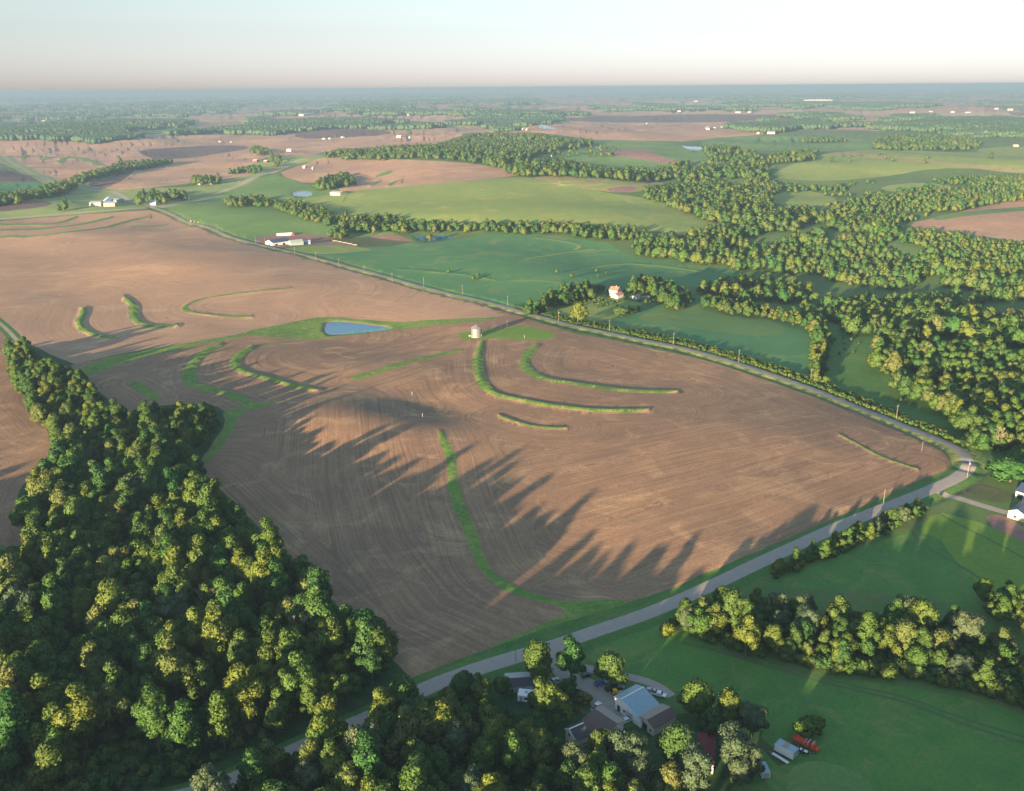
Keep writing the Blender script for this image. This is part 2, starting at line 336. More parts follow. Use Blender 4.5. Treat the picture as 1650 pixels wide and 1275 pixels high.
def ground_h(X, Y, berms=True):
    X = np.asarray(X, float); Y = np.asarray(Y, float)
    h = base_h(X, Y)
    for w, lv, fall in POND_W:
        c = w.mean(0); R = np.max(np.hypot(*(w - c).T)) + fall * 3 + 5
        m = np.hypot(X - c[0], Y - c[1]) < R
        if m.any():
            P = np.c_[X[m], Y[m]]
            d = seg_dist(P[:, 0], P[:, 1], w, True); ins = in_poly(P, w)
            k = 1 - sstep(0, fall * 3, np.where(ins, 0, d))
            v = h[m] * (1 - k) + (lv + np.where(ins, 0, np.minimum(0.6, d * .25))) * k
            h[m] = np.where(ins | (d < .05), lv, v)
    if berms:
        for w, hw, hh in TERR_W:
            mn = w.min(0) - 3 * hw; mx = w.max(0) + 3 * hw
            m = (X > mn[0]) & (X < mx[0]) & (Y > mn[1]) & (Y < mx[1])
            if m.any():
                d = seg_dist(X[m], Y[m], w)
                h[m] += 0.62 * hh * sstep(0, 1, 1 - d / (hw * 1.35))
        for n, mt, w, hw, vw, vm in ROAD_W[4:6]:
            mn = w.min(0) - 30; mx = w.max(0) + 30
            m = (X > mn[0]) & (X < mx[0]) & (Y > mn[1]) & (Y < mx[1])
            if m.any():
                d = seg_dist(X[m], Y[m], w)
                h[m] += 0.35 * (1 - sstep(hw, hw + 2.0, d)) - 0.7 * np.exp(-((d - hw - 4.0) / 1.8) ** 2)
    return h

def gh(x, y): return float(ground_h(np.array([x]), np.array([y]))[0])
def at(px, off=0.0):
    """photograph point(s) -> world point(s) on the ground plus off"""
    P = raise_h(lambda X, Y: ground_h(X, Y, False), px, off)
    return P
def at1(x, y, off=0.0):
    P = at([(x, y)], off)[0]; return Vector((P[0], P[1], gh(P[0], P[1])))

# ------------------------------------------------------------------ materials
MATS = {}
def nmat(name):
    m = bpy.data.materials.new(name); m.use_nodes = True; nt = m.node_tree
    b = nt.nodes['Principled BSDF']; b.inputs['Roughness'].default_value = 0.9
    b.inputs['Specular IOR Level'].default_value = 0.15
    return m, nt, b

def ramp(nt, fac, stops, interp='LINEAR'):
    r = nt.nodes.new('ShaderNodeValToRGB'); r.color_ramp.interpolation = interp
    e = r.color_ramp.elements
    while len(e) < len(stops): e.new(0.5)
    for el, (p, c) in zip(e, stops): el.position = p; el.color = (*c, 1)
    nt.links.new(fac, r.inputs[0]); return r.outputs[0]

def noise(nt, vec, scale, detail=3, rough=0.55, dist=0.0):
    n = nt.nodes.new('ShaderNodeTexNoise'); n.inputs['Scale'].default_value = scale
    n.inputs['Detail'].default_value = detail; n.inputs['Roughness'].default_value = rough
    n.inputs['Distortion'].default_value = dist
    if vec is not None: nt.links.new(vec, n.inputs['Vector'])
    return n.outputs[0]

def mathn(nt, op, a, b=None, c=None):
    n = nt.nodes.new('ShaderNodeMath'); n.operation = op
    for i, v in enumerate((a, b, c)):
        if v is None: continue
        if isinstance(v, (int, float)): n.inputs[i].default_value = v
        else: nt.links.new(v, n.inputs[i])
    return n.outputs[0]

def mixc(nt, fac, a, b, mode='MIX'):
    n = nt.nodes.new('ShaderNodeMix'); n.data_type = 'RGBA'; n.blend_type = mode
    for k, v in ((0, fac), (6, a), (7, b)):
        if isinstance(v, (int, float)): n.inputs[k].default_value = v
        elif isinstance(v, tuple): n.inputs[k].default_value = (*v, 1)
        else: nt.links.new(v, n.inputs[k])
    return n.outputs[2]

def pos(nt):
    g = nt.nodes.new('ShaderNodeNewGeometry'); return g.outputs['Position']

def ground_mat(name, a, b, c=None, rows=0.0, big=110.0, mid=14.0, fine=1.3, bump=0.25, stripe=None, contrast=1.0, rowdark=(0.46,0.46,0.48)):
    """a, b two tones over big and middling noise, c a third for blotches; rows: strength of streaks that follow attribute 'row'"""
    m, nt, bs = nmat(name); P = pos(nt)
    nb = noise(nt, P, 1 / big, 4, 0.6, 0.6); nm = noise(nt, P, 1 / mid, 5, 0.65, 0.3); nf = noise(nt, P, 1 / fine, 3, 0.7)
    f = mathn(nt, 'ADD', mathn(nt, 'MULTIPLY', nb, 0.5), mathn(nt, 'MULTIPLY', nm, 0.5))
    f = mathn(nt, 'ADD', mathn(nt, 'MULTIPLY', mathn(nt, 'SUBTRACT', f, 0.5), 3.2 * contrast), 0.5)
    col = mixc(nt, mathn(nt, 'MINIMUM', mathn(nt, 'MAXIMUM', f, 0.0), 1.0), a, b)
    if c:
        nc = noise(nt, P, 1 / (big * .33), 5, 0.65, 1.2)
        col = mixc(nt, ramp(nt, nc, [(0.52, (0, 0, 0)), (0.68, (1, 1, 1))]), col, c)
    hgt = nf
    if rows:
        at_ = nt.nodes.new('ShaderNodeAttribute'); at_.attribute_name = 'row'
        sp = nt.nodes.new('ShaderNodeSeparateXYZ'); nt.links.new(P, sp.inputs[0])
        def rowvec(k, q):
            cb = nt.nodes.new('ShaderNodeCombineXYZ')
            nt.links.new(mathn(nt, 'MULTIPLY', at_.outputs['Fac'], k), cb.inputs[0])
            nt.links.new(mathn(nt, 'MULTIPLY', sp.outputs[0], q), cb.inputs[1])
            nt.links.new(mathn(nt, 'MULTIPLY', sp.outputs[1], q), cb.inputs[2]); return cb.outputs[0]
        r1 = noise(nt, rowvec(0.42, 0.006), 1.0, 4, 0.75)
        r2 = noise(nt, rowvec(1.3, 0.02), 1.0, 3, 0.7)
        rr = mathn(nt, 'ADD', mathn(nt, 'MULTIPLY', r1, 0.45), mathn(nt, 'MULTIPLY', r2, 0.55))
        fac = ramp(nt, rr, [(0.36, (0, 0, 0)), (0.64, (1, 1, 1))])
        dk = mixc(nt, 1.0, col, rowdark, 'MULTIPLY')
        col = mixc(nt, mathn(nt, 'MULTIPLY', mathn(nt, 'SUBTRACT', 1.0, fac), rows), col, dk)
        hgt = mathn(nt, 'ADD', mathn(nt, 'MULTIPLY', rr, 1.4), nf)
    v = mathn(nt, 'ADD', mathn(nt, 'MULTIPLY', nf, 0.7), 0.65)
    hs = nt.nodes.new('ShaderNodeHueSaturation'); nt.links.new(col, hs.inputs['Color']); nt.links.new(v, hs.inputs['Value'])
    nt.links.new(hs.outputs[0], bs.inputs['Base Color'])
    if bump:
        bp = nt.nodes.new('ShaderNodeBump'); bp.inputs['Strength'].default_value = bump; bp.inputs['Distance'].default_value = 0.5
        nt.links.new(hgt, bp.inputs['Height']); nt.links.new(bp.outputs[0], bs.inputs['Normal'])
    MATS[name] = m; return m

ground_mat('soil', (0.350,0.220,0.125), (0.240,0.158,0.102), (0.420,0.280,0.155), rows=0.8, big=80, mid=22)
ground_mat('stubble', (0.430,0.280,0.170), (0.360,0.235,0.148), (0.47,0.32,0.195), rows=0.6, big=160, mid=30)
ground_mat('tan', (0.45,0.285,0.175), (0.34,0.21,0.14), (0.46,0.33,0.19), rows=0.35, big=260, mid=60, fine=6, bump=0)
ground_mat('mauve', (0.42,0.26,0.165), (0.31,0.19,0.13), (0.46,0.31,0.185), big=420, mid=90, fine=9, bump=0, contrast=1.3)
ground_mat('dark', (0.15,0.095,0.085), (0.11,0.072,0.068), None, rows=0.2, big=200, mid=50, fine=6, bump=0)
ground_mat('straw', (0.36,0.28,0.12), (0.23,0.23,0.08), (0.16,0.21,0.06), big=60, mid=9)
ground_mat('clay', (0.27,0.16,0.13), (0.19,0.12,0.10), (0.3,0.2,0.15), big=60, mid=12)
ground_mat('pasture', (0.125,0.225,0.060), (0.090,0.185,0.056), (0.165,0.225,0.065), rows=0.22, rowdark=(.7,.75,.7), big=160, mid=18)
ground_mat('hillgrass', (0.230,0.290,0.070), (0.165,0.245,0.066), (0.290,0.295,0.085), rows=0.3, rowdark=(.6,.7,.6), big=140, mid=16)
ground_mat('palegreen', (0.210,0.275,0.085), (0.160,0.235,0.08), (0.25,0.27,0.11), big=120, mid=22)
ground_mat('crop', (0.078,0.205,0.074), (0.058,0.172,0.066), (0.145,0.225,0.075), rows=0.45, big=150, mid=22, rowdark=(0.8,0.85,0.85))
ground_mat('darkgrass', (0.070,0.165,0.036), (0.050,0.130,0.034), (0.105,0.170,0.042), big=60, mid=8)
ground_mat('meadow', (0.088,0.205,0.042), (0.062,0.165,0.040), (0.140,0.205,0.055), rows=0.25, rowdark=(.7,.75,.7), big=55, mid=9, contrast=1.7)
ground_mat('dullgrass', (0.085,0.11,0.045), (0.06,0.085,0.035), (0.12,0.11,0.06), big=30, mid=6)
ground_mat('lawn', (0.150,0.245,0.035), (0.110,0.205,0.032), None, big=40, mid=7)
ground_mat('terrace', (0.145,0.240,0.040), (0.075,0.170,0.034), (0.270,0.250,0.090), big=14, mid=2.6, fine=0.8, bump=0.3, contrast=1.5)
ground_mat('trackgrass', (0.070,0.145,0.045), (0.085,0.125,0.05), None, big=30, mid=3)
ground_mat('verge', (0.17,0.20,0.06), (0.11,0.17,0.05), (0.28,0.24,0.10), big=25, mid=4, contrast=1.4)
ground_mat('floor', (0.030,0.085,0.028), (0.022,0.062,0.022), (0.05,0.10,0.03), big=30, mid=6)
ground_mat('gravel', (0.33,0.295,0.255), (0.27,0.245,0.215), None, big=30, mid=5, fine=0.7)
ground_mat('palegravel', (0.36,0.32,0.24), (0.28,0.25,0.17), None, big=30, mid=5)
ground_mat('asphalt', (0.215,0.215,0.205), (0.18,0.182,0.175), (0.24,0.235,0.22), big=40, mid=5, fine=0.6, bump=0.1)

def plain_mat():
    m, nt, bs = nmat('plain'); P = pos(nt)
    warp = nt.nodes.new('ShaderNodeVectorMath'); warp.operation = 'ADD'
    nz = nt.nodes.new('ShaderNodeTexNoise'); nz.inputs['Scale'].default_value = 1 / 900; nt.links.new(P, nz.inputs['Vector'])
    sc_ = nt.nodes.new('ShaderNodeVectorMath'); sc_.operation = 'SCALE'; sc_.inputs['Scale'].default_value = 500
    nt.links.new(nz.outputs['Color'], sc_.inputs[0]); nt.links.new(P, warp.inputs[0]); nt.links.new(sc_.outputs[0], warp.inputs[1])
    vo = nt.nodes.new('ShaderNodeTexVoronoi'); vo.distance = 'CHEBYCHEV'; vo.inputs['Scale'].default_value = 1 / 520
    nt.links.new(warp.outputs[0], vo.inputs['Vector'])
    sep = nt.nodes.new('ShaderNodeSeparateColor'); nt.links.new(vo.outputs['Color'], sep.inputs[0])
    col = ramp(nt, sep.outputs[0], [(0, (0.38,0.24,0.16)), (0.22, (0.48,0.31,0.20)), (0.42, (0.14,0.18,0.08)), (0.50, (0.22,0.13,0.11)), (0.60, (0.20,0.22,0.10)), (0.68, (0.44,0.28,0.18)), (0.84, (0.10,0.13,0.07)), (0.90, (0.46,0.34,0.22))], 'CONSTANT')
    n2 = noise(nt, P, 1 / 150, 4, 0.6)
    col = mixc(nt, mathn(nt, 'MULTIPLY', n2, 0.35), col, (0.12, 0.13, 0.09))
    nt.links.new(col, bs.inputs['Base Color']); MATS['plain'] = m
plain_mat()
ground_mat('base', (0.090,0.160,0.044), (0.068,0.130,0.042), (0.125,0.16,0.055), big=150, mid=20)

def simple_mat(name, col, rough=0.7, var=0.15, scale=1.5, metal=0.0, spec=0.3, streak=False, bump=0.0):
    m, nt, bs = nmat(name)
    tc = nt.nodes.new('ShaderNodeTexCoord')
    v = tc.outputs['Object']
    if streak:
        mp = nt.nodes.new('ShaderNodeMapping'); mp.inputs['Scale'].default_value = (1, 1, 0.12); nt.links.new(v, mp.inputs[0]); v = mp.outputs[0]
    n = noise(nt, v, scale, 5, 0.65)
    hs = nt.nodes.new('ShaderNodeHueSaturation'); hs.inputs['Color'].default_value = (*col, 1)
    nt.links.new(mathn(nt, 'ADD', mathn(nt, 'MULTIPLY', n, 2 * var), 1 - var), hs.inputs['Value'])
    nt.links.new(hs.outputs[0], bs.inputs['Base Color'])
    bs.inputs['Roughness'].default_value = rough; bs.inputs['Metallic'].default_value = metal; bs.inputs['Specular IOR Level'].default_value = spec
    if bump:
        bp = nt.nodes.new('ShaderNodeBump'); bp.inputs['Strength'].default_value = bump; bp.inputs['Distance'].default_value = .05
        nt.links.new(n, bp.inputs['Height']); nt.links.new(bp.outputs[0], bs.inputs['Normal'])
    MATS[name] = m; return m
for args in [('white_siding',(0.72,0.70,0.65),.6), ('cream_siding',(0.52,0.46,0.36),.7), ('grey_siding',(0.36,0.37,0.38),.7),
             ('brown_shingle',(0.12,0.085,0.075),.9,.25,2), ('dark_shingle',(0.055,0.055,0.065),.85,.25,2), ('tan_shingle',(0.30,0.25,0.20),.9,.2,2),
             ('blue_metal',(0.22,0.33,0.38),.4,.15,1,.0,.5), ('navy_metal',(0.035,0.055,0.11),.4,.15,1,.0,.5), ('red_metal',(0.32,0.05,0.04),.5,.2,1),
             ('pink_roof',(0.36,0.17,0.12),.8,.2,2), ('dark_red_roof',(0.17,0.035,0.04),.7,.2,2), ('galvanised',(0.22,0.22,0.205),.42,.12,2,.35,.5),
             ('concrete',(0.36,0.34,0.31),.9,.15,2), ('door_dark',(0.03,0.03,0.035),.5), ('glass_dark',(0.02,0.03,0.035),.12,.1,1,0,.6),
             ('pole_wood',(0.22,0.19,0.15),.9,.2,3), ('tyre',(0.015,0.015,0.016),.8), ('paint_blue',(0.03,0.10,0.28),.3,.1,1,0,.5),
             ('paint_black',(0.012,0.013,0.016),.3,.1,1,0,.5), ('paint_white',(0.72,0.72,0.72),.35,.1,1,0,.5), ('paint_yellow',(0.55,0.38,0.04),.5,.15,1),
             ('paint_red',(0.52,0.06,0.03),.5,.2,1), ('paint_silver',(0.4,0.41,0.42),.35,.1,1,.3,.5), ('rust',(0.2,0.07,0.035),.9,.3,3),
             ('bark',(0.10,0.08,0.06),.95,.25,2), ('bare_bark',(0.30,0.25,0.19),.95,.2,2), ('porcelain',(0.4,0.4,0.38),.4), ('hoop_cover',(0.28,0.36,0.33),.6), ('brick_pink',(0.45,0.27,0.2),.9,.2,3)]:
    simple_mat(*args)
simple_mat('far_white', (0.46, 0.45, 0.42), .8)

def water_mat():
    m, nt, bs = nmat('water'); bs.inputs['Base Color'].default_value = (0.045, 0.15, 0.23, 1)
    bs.inputs['Roughness'].default_value = 0.10; bs.inputs['Specular IOR Level'].default_value = 0.55; bs.inputs['IOR'].default_value = 1.33
    P = pos(nt); bp = nt.nodes.new('ShaderNodeBump'); bp.inputs['Strength'].default_value = 0.35; bp.inputs['Distance'].default_value = 0.08
    nt.links.new(noise(nt, P, 0.7, 3), bp.inputs['Height']); nt.links.new(bp.outputs[0], bs.inputs['Normal']); MATS['water'] = m
water_mat()

def leaf_mat(name, cols, trans=0.42):
    m, nt, bs = nmat(name)
    oi = nt.nodes.new('ShaderNodeObjectInfo')
    k = len(cols); c1 = ramp(nt, oi.outputs['Random'], [(i / (k - 1), c) for i, c in enumerate(cols)])
    P = pos(nt); n = noise(nt, P, 0.45, 2); nbig = noise(nt, P, 1 / 45, 2)
    v = mathn(nt, 'ADD', mathn(nt, 'MULTIPLY', n, 0.9), 0.55)
    hs = nt.nodes.new('ShaderNodeHueSaturation'); nt.links.new(c1, hs.inputs['Color']); nt.links.new(v, hs.inputs['Value'])
    nt.links.new(mathn(nt, 'ADD', mathn(nt, 'MULTIPLY', nbig, 0.05), 0.475), hs.inputs['Hue'])
    nt.links.new(hs.outputs[0], bs.inputs['Base Color']); bs.inputs['Roughness'].default_value = 0.6; bs.inputs['Specular IOR Level'].default_value = 0.2
    tr = nt.nodes.new('ShaderNodeBsdfTranslucent'); nt.links.new(hs.outputs[0], tr.inputs[0])
    mx = nt.nodes.new('ShaderNodeMixShader'); mx.inputs[0].default_value = trans
    out = nt.nodes['Material Output']; nt.links.new(bs.outputs[0], mx.inputs[1]); nt.links.new(tr.outputs[0], mx.inputs[2]); nt.links.new(mx.outputs[0], out.inputs[0])
    MATS[name] = m
leaf_mat('leaves', [(0.050,0.165,0.042), (0.110,0.200,0.038), (0.060,0.155,0.045), (0.170,0.225,0.040), (0.085,0.180,0.040), (0.180,0.215,0.065)])
leaf_mat('far_leaves', [(0.045,0.105,0.045), (0.060,0.115,0.045), (0.040,0.090,0.042), (0.075,0.120,0.050)], 0.1)
leaf_mat('silver_leaves', [(0.100,0.165,0.090), (0.125,0.175,0.085), (0.085,0.150,0.075)])

# ------------------------------------------------------------------ mesh helpers
def tag(o, label=None, cat=None, group=None, kind=None):
    if label: o['label'] = label
    if cat: o['category'] = cat
    if group: o['group'] = group
    if kind: o['kind'] = kind
    return o

def np_mesh(name, V, F, mat, normals=None, smooth_=True):
    me = bpy.data.meshes.new(name); V = np.asarray(V, np.float32); F = np.asarray(F, np.int32); k = F.shape[1]
    me.vertices.add(len(V)); me.vertices.foreach_set('co', V.ravel())
    me.loops.add(F.size); me.loops.foreach_set('vertex_index', F.ravel())
    me.polygons.add(len(F)); me.polygons.foreach_set('loop_start', np.arange(0, F.size, k, dtype=np.int32))
    me.polygons.foreach_set('loop_total', np.full(len(F), k, np.int32))
    me.update(calc_edges=True); me.validate()
    if smooth_: me.polygons.foreach_set('use_smooth', np.ones(len(me.polygons), bool))
    me.materials.append(mat)
    if normals is not None: me.normals_split_custom_set_from_vertices(np.asarray(normals, float).tolist())
    return me

def link(name, me, parent=None, loc=None):
    o = bpy.data.objects.new(name, me); COL.objects.link(o)
    if parent: o.parent = parent
    if loc is not None: o.location = loc
    return o

class MB:
    """collects boxes, tubes and free faces; build() makes ONE mesh object"""
    def __init__(s): s.v = []; s.f = []
    def add(s, vs_, fs):
        n = len(s.v); s.v += [tuple(v) for v in vs_]; s.f += [tuple(i + n for i in f) for f in fs]; return s
    def box(s, x0, y0, z0, x1, y1, z1):
        return s.add([(x0,y0,z0),(x1,y0,z0),(x1,y1,z0),(x0,y1,z0),(x0,y0,z1),(x1,y0,z1),(x1,y1,z1),(x0,y1,z1)],
                     [(0,3,2,1),(4,5,6,7),(0,1,5,4),(1,2,6,5),(2,3,7,6),(3,0,4,7)])
    def tube(s, a, b, r0, r1, n=6, cap=True):
        a = Vector(a); b = Vector(b); d = (b - a).normalized(); u = d.orthogonal().normalized(); w = d.cross(u)
        vs_ = [a + (u * math.cos(t) + w * math.sin(t)) * r0 for t in [2 * math.pi * i / n for i in range(n)]]
        vs_ += [b + (u * math.cos(t) + w * math.sin(t)) * r1 for t in [2 * math.pi * i / n for i in range(n)]]
        fs = [(i, (i + 1) % n, n + (i + 1) % n, n + i) for i in range(n)]
        if cap: fs += [tuple(range(n))[::-1], tuple(range(n, 2 * n))]
        return s.add(vs_, fs)
    def prism(s, pts, y0, y1):          # polygon in xz swept along y
        n = len(pts); vs_ = [(x, y0, z) for x, z in pts] + [(x, y1, z) for x, z in pts]
        return s.add(vs_, [tuple(range(n)), tuple(range(n, 2 * n))[::-1]] + [(i, n + i, n + (i + 1) % n, (i + 1) % n) for i in range(n)])
    def build(s, name, mat, parent=None, loc=None, bevel=0):
        me = bpy.data.meshes.new(name); me.from_pydata(s.v, [], s.f); me.update()
        me.materials.append(MATS[mat] if isinstance(mat, str) else mat)
        o = link(name, me, parent, loc)
        if bevel:
            b = o.modifiers.new('bevel', 'BEVEL'); b.width = bevel; b.segments = 2; b.limit_method = 'ANGLE'
        return o

def empty(name, loc, rz=0.0):
    o = bpy.data.objects.new(name, None); COL.objects.link(o); o.location = loc; o.rotation_euler = (0, 0, rz); o.empty_display_size = 1; return o

# ------------------------------------------------------------------ ground: one partition of the land, cut along every boundary
def build_ground():
    Vs = []; Fs = []; lay = []      # cdt input
    names = [('base_ground', 'base')]
    polys = []; Es = []
    def addpoly(P, layer):
        P = np.asarray(P, float); n0 = len(Vs); n = len(P); Vs.extend(map(tuple, P)); polys.append((layer, P))
        Es.extend((n0 + i, n0 + (i + 1) % n) for i in range(n))
    gfun = lambda X, Y: ground_h(X, Y, False)
    for nm, mt, poly, sm in LAYERS:
        p = smooth(poly, sm) if sm else np.asarray(poly, float)
        if nm == 'farmland_plain':
            H = hom(flat(p))
        else:
            q = []
            for a, b in zip(p, np.roll(p, -1, 0)):
                L = np.hypot(*(b - a)); k = max(1, int(L / 14))
                for i in range(k): q.append(a + (b - a) * i / k)
            q = np.array(q)
            big = sm == 0
            jit = np.stack([vnoise(q[:, 0] / 17, q[:, 1] / 11, 11), vnoise(q[:, 0] / 17, q[:, 1] / 11, 12)], 1) * np.array([[4.0, 2.0]]) * np.clip((q[:, 1:2] - 140) / 400, 0.15, 1) * 0.9
            q = q + jit; q[:, 1] = np.maximum(q[:, 1], 149)
            w = raise_h(gfun, q); H = hom(w)
        names.append((nm, mt)); addpoly(H, len(names) - 1)
    def ribbon(w, hw, layer, crest=False):
        d = np.gradient(w, axis=0); d /= np.hypot(d[:, 0], d[:, 1])[:, None] + 1e-9
        nrm = np.stack([-d[:, 1], d[:, 0]], 1)
        hwv = np.full(len(w), hw) if np.isscalar(hw) else hw
        L = hom(w + nrm * hwv[:, None]); R = hom(w - nrm * hwv[:, None]); C = hom(w)
        for i in range(len(w) - 1):
            if crest:
                addpoly([L[i], L[i + 1], C[i + 1], C[i]], layer); addpoly([C[i], C[i + 1], R[i + 1], R[i]], layer)
            else: addpoly([L[i], L[i + 1], R[i + 1], R[i]], layer)
    for w, hw, hh in TERR_W:
        far = w[:, 1].mean() > 900
        names.append(('grass_terrace', 'hillgrass' if 400 < w[:, 1].mean() and w[:, 0].mean() > 20 and w[:, 1].mean() > 760 * 1.2 * .9 else 'terrace' if not far else 'pasture'))
        s = np.linspace(0, 1, len(w)); wob = 1.3 + .8 * vnoise(w[:, 0] / 14, w[:, 1] / 14, 8) + .35 * vnoise(w[:, 0] / 3, w[:, 1] / 3, 9)
        ribbon(w, hw * wob * np.clip(np.minimum(s, 1 - s) * 8 + 0.25, 0, 1), len(names) - 1, True)
    for n, mt, w, hw, vw, vm in ROAD_W:
        if vm: names.append(('road_verge', vm)); ribbon(w, vw, len(names) - 1)
    for n, mt, w, hw, vw, vm in ROAD_W:
        names.append((n, mt)); ribbon(w, hw, len(names) - 1)
    names.append(('farmyard', 'gravel')); addpoly(hom(raise_h(gfun, smooth(YARD, 1))), len(names) - 1)
    names.append(('pond_bank', 'clay')); w_ = POND_W[0][0]; c_ = w_.mean(0); addpoly(hom(w_ + (w_ - c_) / np.linalg.norm(w_ - c_, axis=1)[:, None] * (1.6 + 1.5 * vnoise(w_[:, 0] / 6, w_[:, 1] / 6, 5))[:, None]), len(names) - 1)
    for w, lv, fall in POND_W:
        names.append(('pond', 'water')); addpoly(hom(w), len(names) - 1)
    # free points
    pts = []
    def grid(x0, x1, y0, y1, dx, dy):
        X, Y = np.meshgrid(np.arange(x0, x1, dx), np.arange(y0, y1, dy)); X = X + (rng.random(X.shape) - .5) * dx * .5; Y = Y + (rng.random(Y.shape) - .5) * dy * .4
        return np.c_[X.ravel(), Y.ravel()]
    pts += [grid(-900, 2600, 146, 152, 60, 1.2), grid(-500, 2200, 152, 200, 14, 1.6), grid(-300, 2000, 200, 330, 9, 2.6), grid(-200, 1850, 330, 560, 7, 4),
            grid(-150, 1800, 560, 1080, 7, 6), grid(-100, 1750, 1080, 1320, 12, 12), grid(-900, 2500, 1320, 1900, 60, 50), grid(-900, -150, 330, 1320, 40, 25), grid(1800, 2600, 330, 1320, 40, 25)]
    xs = np.linspace(-900, 2600, 60)
    top = np.c_[xs, 140.5 - (xs - 825) * 13 / 1650 + 1.1]
    pts.append(top)
    P = np.vstack(pts)
    hz = 140.5 - (P[:, 0] - 825) * 13 / 1650 + 1.0
    P = P[P[:, 1] > hz]
    allv = Vs + [tuple(p) for p in P]
    res = delaunay_2d_cdt([Vector(v) for v in allv], Es, [], 0, 1e-4, False)
    HV = np.array([tuple(v) for v in res[0]]); TR = np.array([t for t in res[2] if len(t) == 3])
    XY = flat(HV); CT = HV[TR].mean(1); region = np.zeros(len(TR), int)
    o_ = np.argsort(CT[:, 0]); cx_ = CT[o_, 0]
    for layer, P_ in polys:
        i0, i1 = np.searchsorted(cx_, [P_[:, 0].min(), P_[:, 0].max()]); c_ = o_[i0:i1]
        c_ = c_[(CT[c_, 1] >= P_[:, 1].min()) & (CT[c_, 1] <= P_[:, 1].max())]
        if len(c_): c_ = c_[in_poly(CT[c_], P_)]; region[c_] = np.maximum(region[c_], layer)
    hz = 140.5 - (HV[:, 0] - 825) * 13 / 1650 + 0.6
    okv = HV[:, 1] > hz; ok = okv[TR].all(1); TR = TR[ok]; region = region[ok]
    Z = ground_h(XY[:, 0], XY[:, 1])
    e = np.maximum(0.4, np.hypot(XY[:, 0], XY[:, 1]) * 0.0015)
    gx = (ground_h(XY[:, 0] + e, XY[:, 1]) - ground_h(XY[:, 0] - e, XY[:, 1])) / (2 * e)
    gy = (ground_h(XY[:, 0], XY[:, 1] + e) - ground_h(XY[:, 0], XY[:, 1] - e)) / (2 * e)
    N = np.c_[-gx, -gy, np.ones(len(gx))]; N /= np.linalg.norm(N, axis=1)[:, None]
    V = np.c_[XY, Z]
    # row attribute: distance to tillage guide lines
    guides = [t[0] for t in TERR_W[:12]]
    for g in ([(850,770),(1050,728),(1250,690),(1330,676)], [(930,850),(1150,790),(1420,715)], [(980,930),(1220,850),(1490,745)], [(560,640),(565,760),(600,880),(680,985),(800,1040)], [(860,530),(1000,556),(1200,606),(1450,704)],
              [(330,770),(450,885),(560,992)], [(0,400),(300,390),(420,396)], [(0,440),(200,432),(400,425),(520,424)], [(0,480),(160,470)]):
        guides.append(raise_h(base_h, g))
    row = np.full(len(V), 1e9)
    near = np.hypot(XY[:, 0], XY[:, 1]) < 1800
    for g in guides:
        d = np.full(len(V), 1e9); d[near] = seg_dist(XY[near, 0], XY[near, 1], g); row = np.minimum(row, d)
    far_row = (XY[:, 0] * 0.35 + XY[:, 1] * 0.94)
    row = np.where(near, row, far_row)
    for r in np.unique(region):
        f = TR[region == r]; used, inv = np.unique(f, return_inverse=True); f = inv.reshape(-1, 3)
        nm, mt = names[r]
        v = V[used]
        # triangles upward
        a, b, c = v[f[:, 0]], v[f[:, 1]], v[f[:, 2]]
        flip = np.cross(b - a, c - a)[:, 2] < 0; f[flip] = f[flip][:, ::-1]
        me = np_mesh(nm, v, f, MATS[mt], N[used])
        at_ = me.attributes.new('row', 'FLOAT', 'POINT'); at_.data.foreach_set('value', row[used].astype(np.float32))
        o = link(nm, me); o['kind'] = 'structure'
build_ground()
print('T build_ground %.1f' % (time.time() - _T0))

def surrounding():
    n = 24; xs = np.linspace(-60000, 60000, n); X, Y = np.meshgrid(xs, xs); V = np.c_[X.ravel(), Y.ravel(), np.full(n * n, -75.0)]
    F = [(j * n + i, j * n + i + 1, (j + 1) * n + i + 1, (j + 1) * n + i) for j in range(n - 1) for i in range(n - 1)]
    tag(link('surrounding_land', np_mesh('surrounding_land', V, F, MATS['base'])), kind='structure')
surrounding()
print('T surrounding %.1f' % (time.time() - _T0))

# ------------------------------------------------------------------ trees
def ico(sub):
    import bmesh
    bm = bmesh.new(); bmesh.ops.create_icosphere(bm, subdivisions=sub, radius=1.0)
    V = np.array([v.co[:] for v in bm.verts]); F = np.array([[v.index for v in f.verts] for f in bm.faces]); bm.free(); return V, F
ICO1 = ico(1); ICO2 = ico(2)

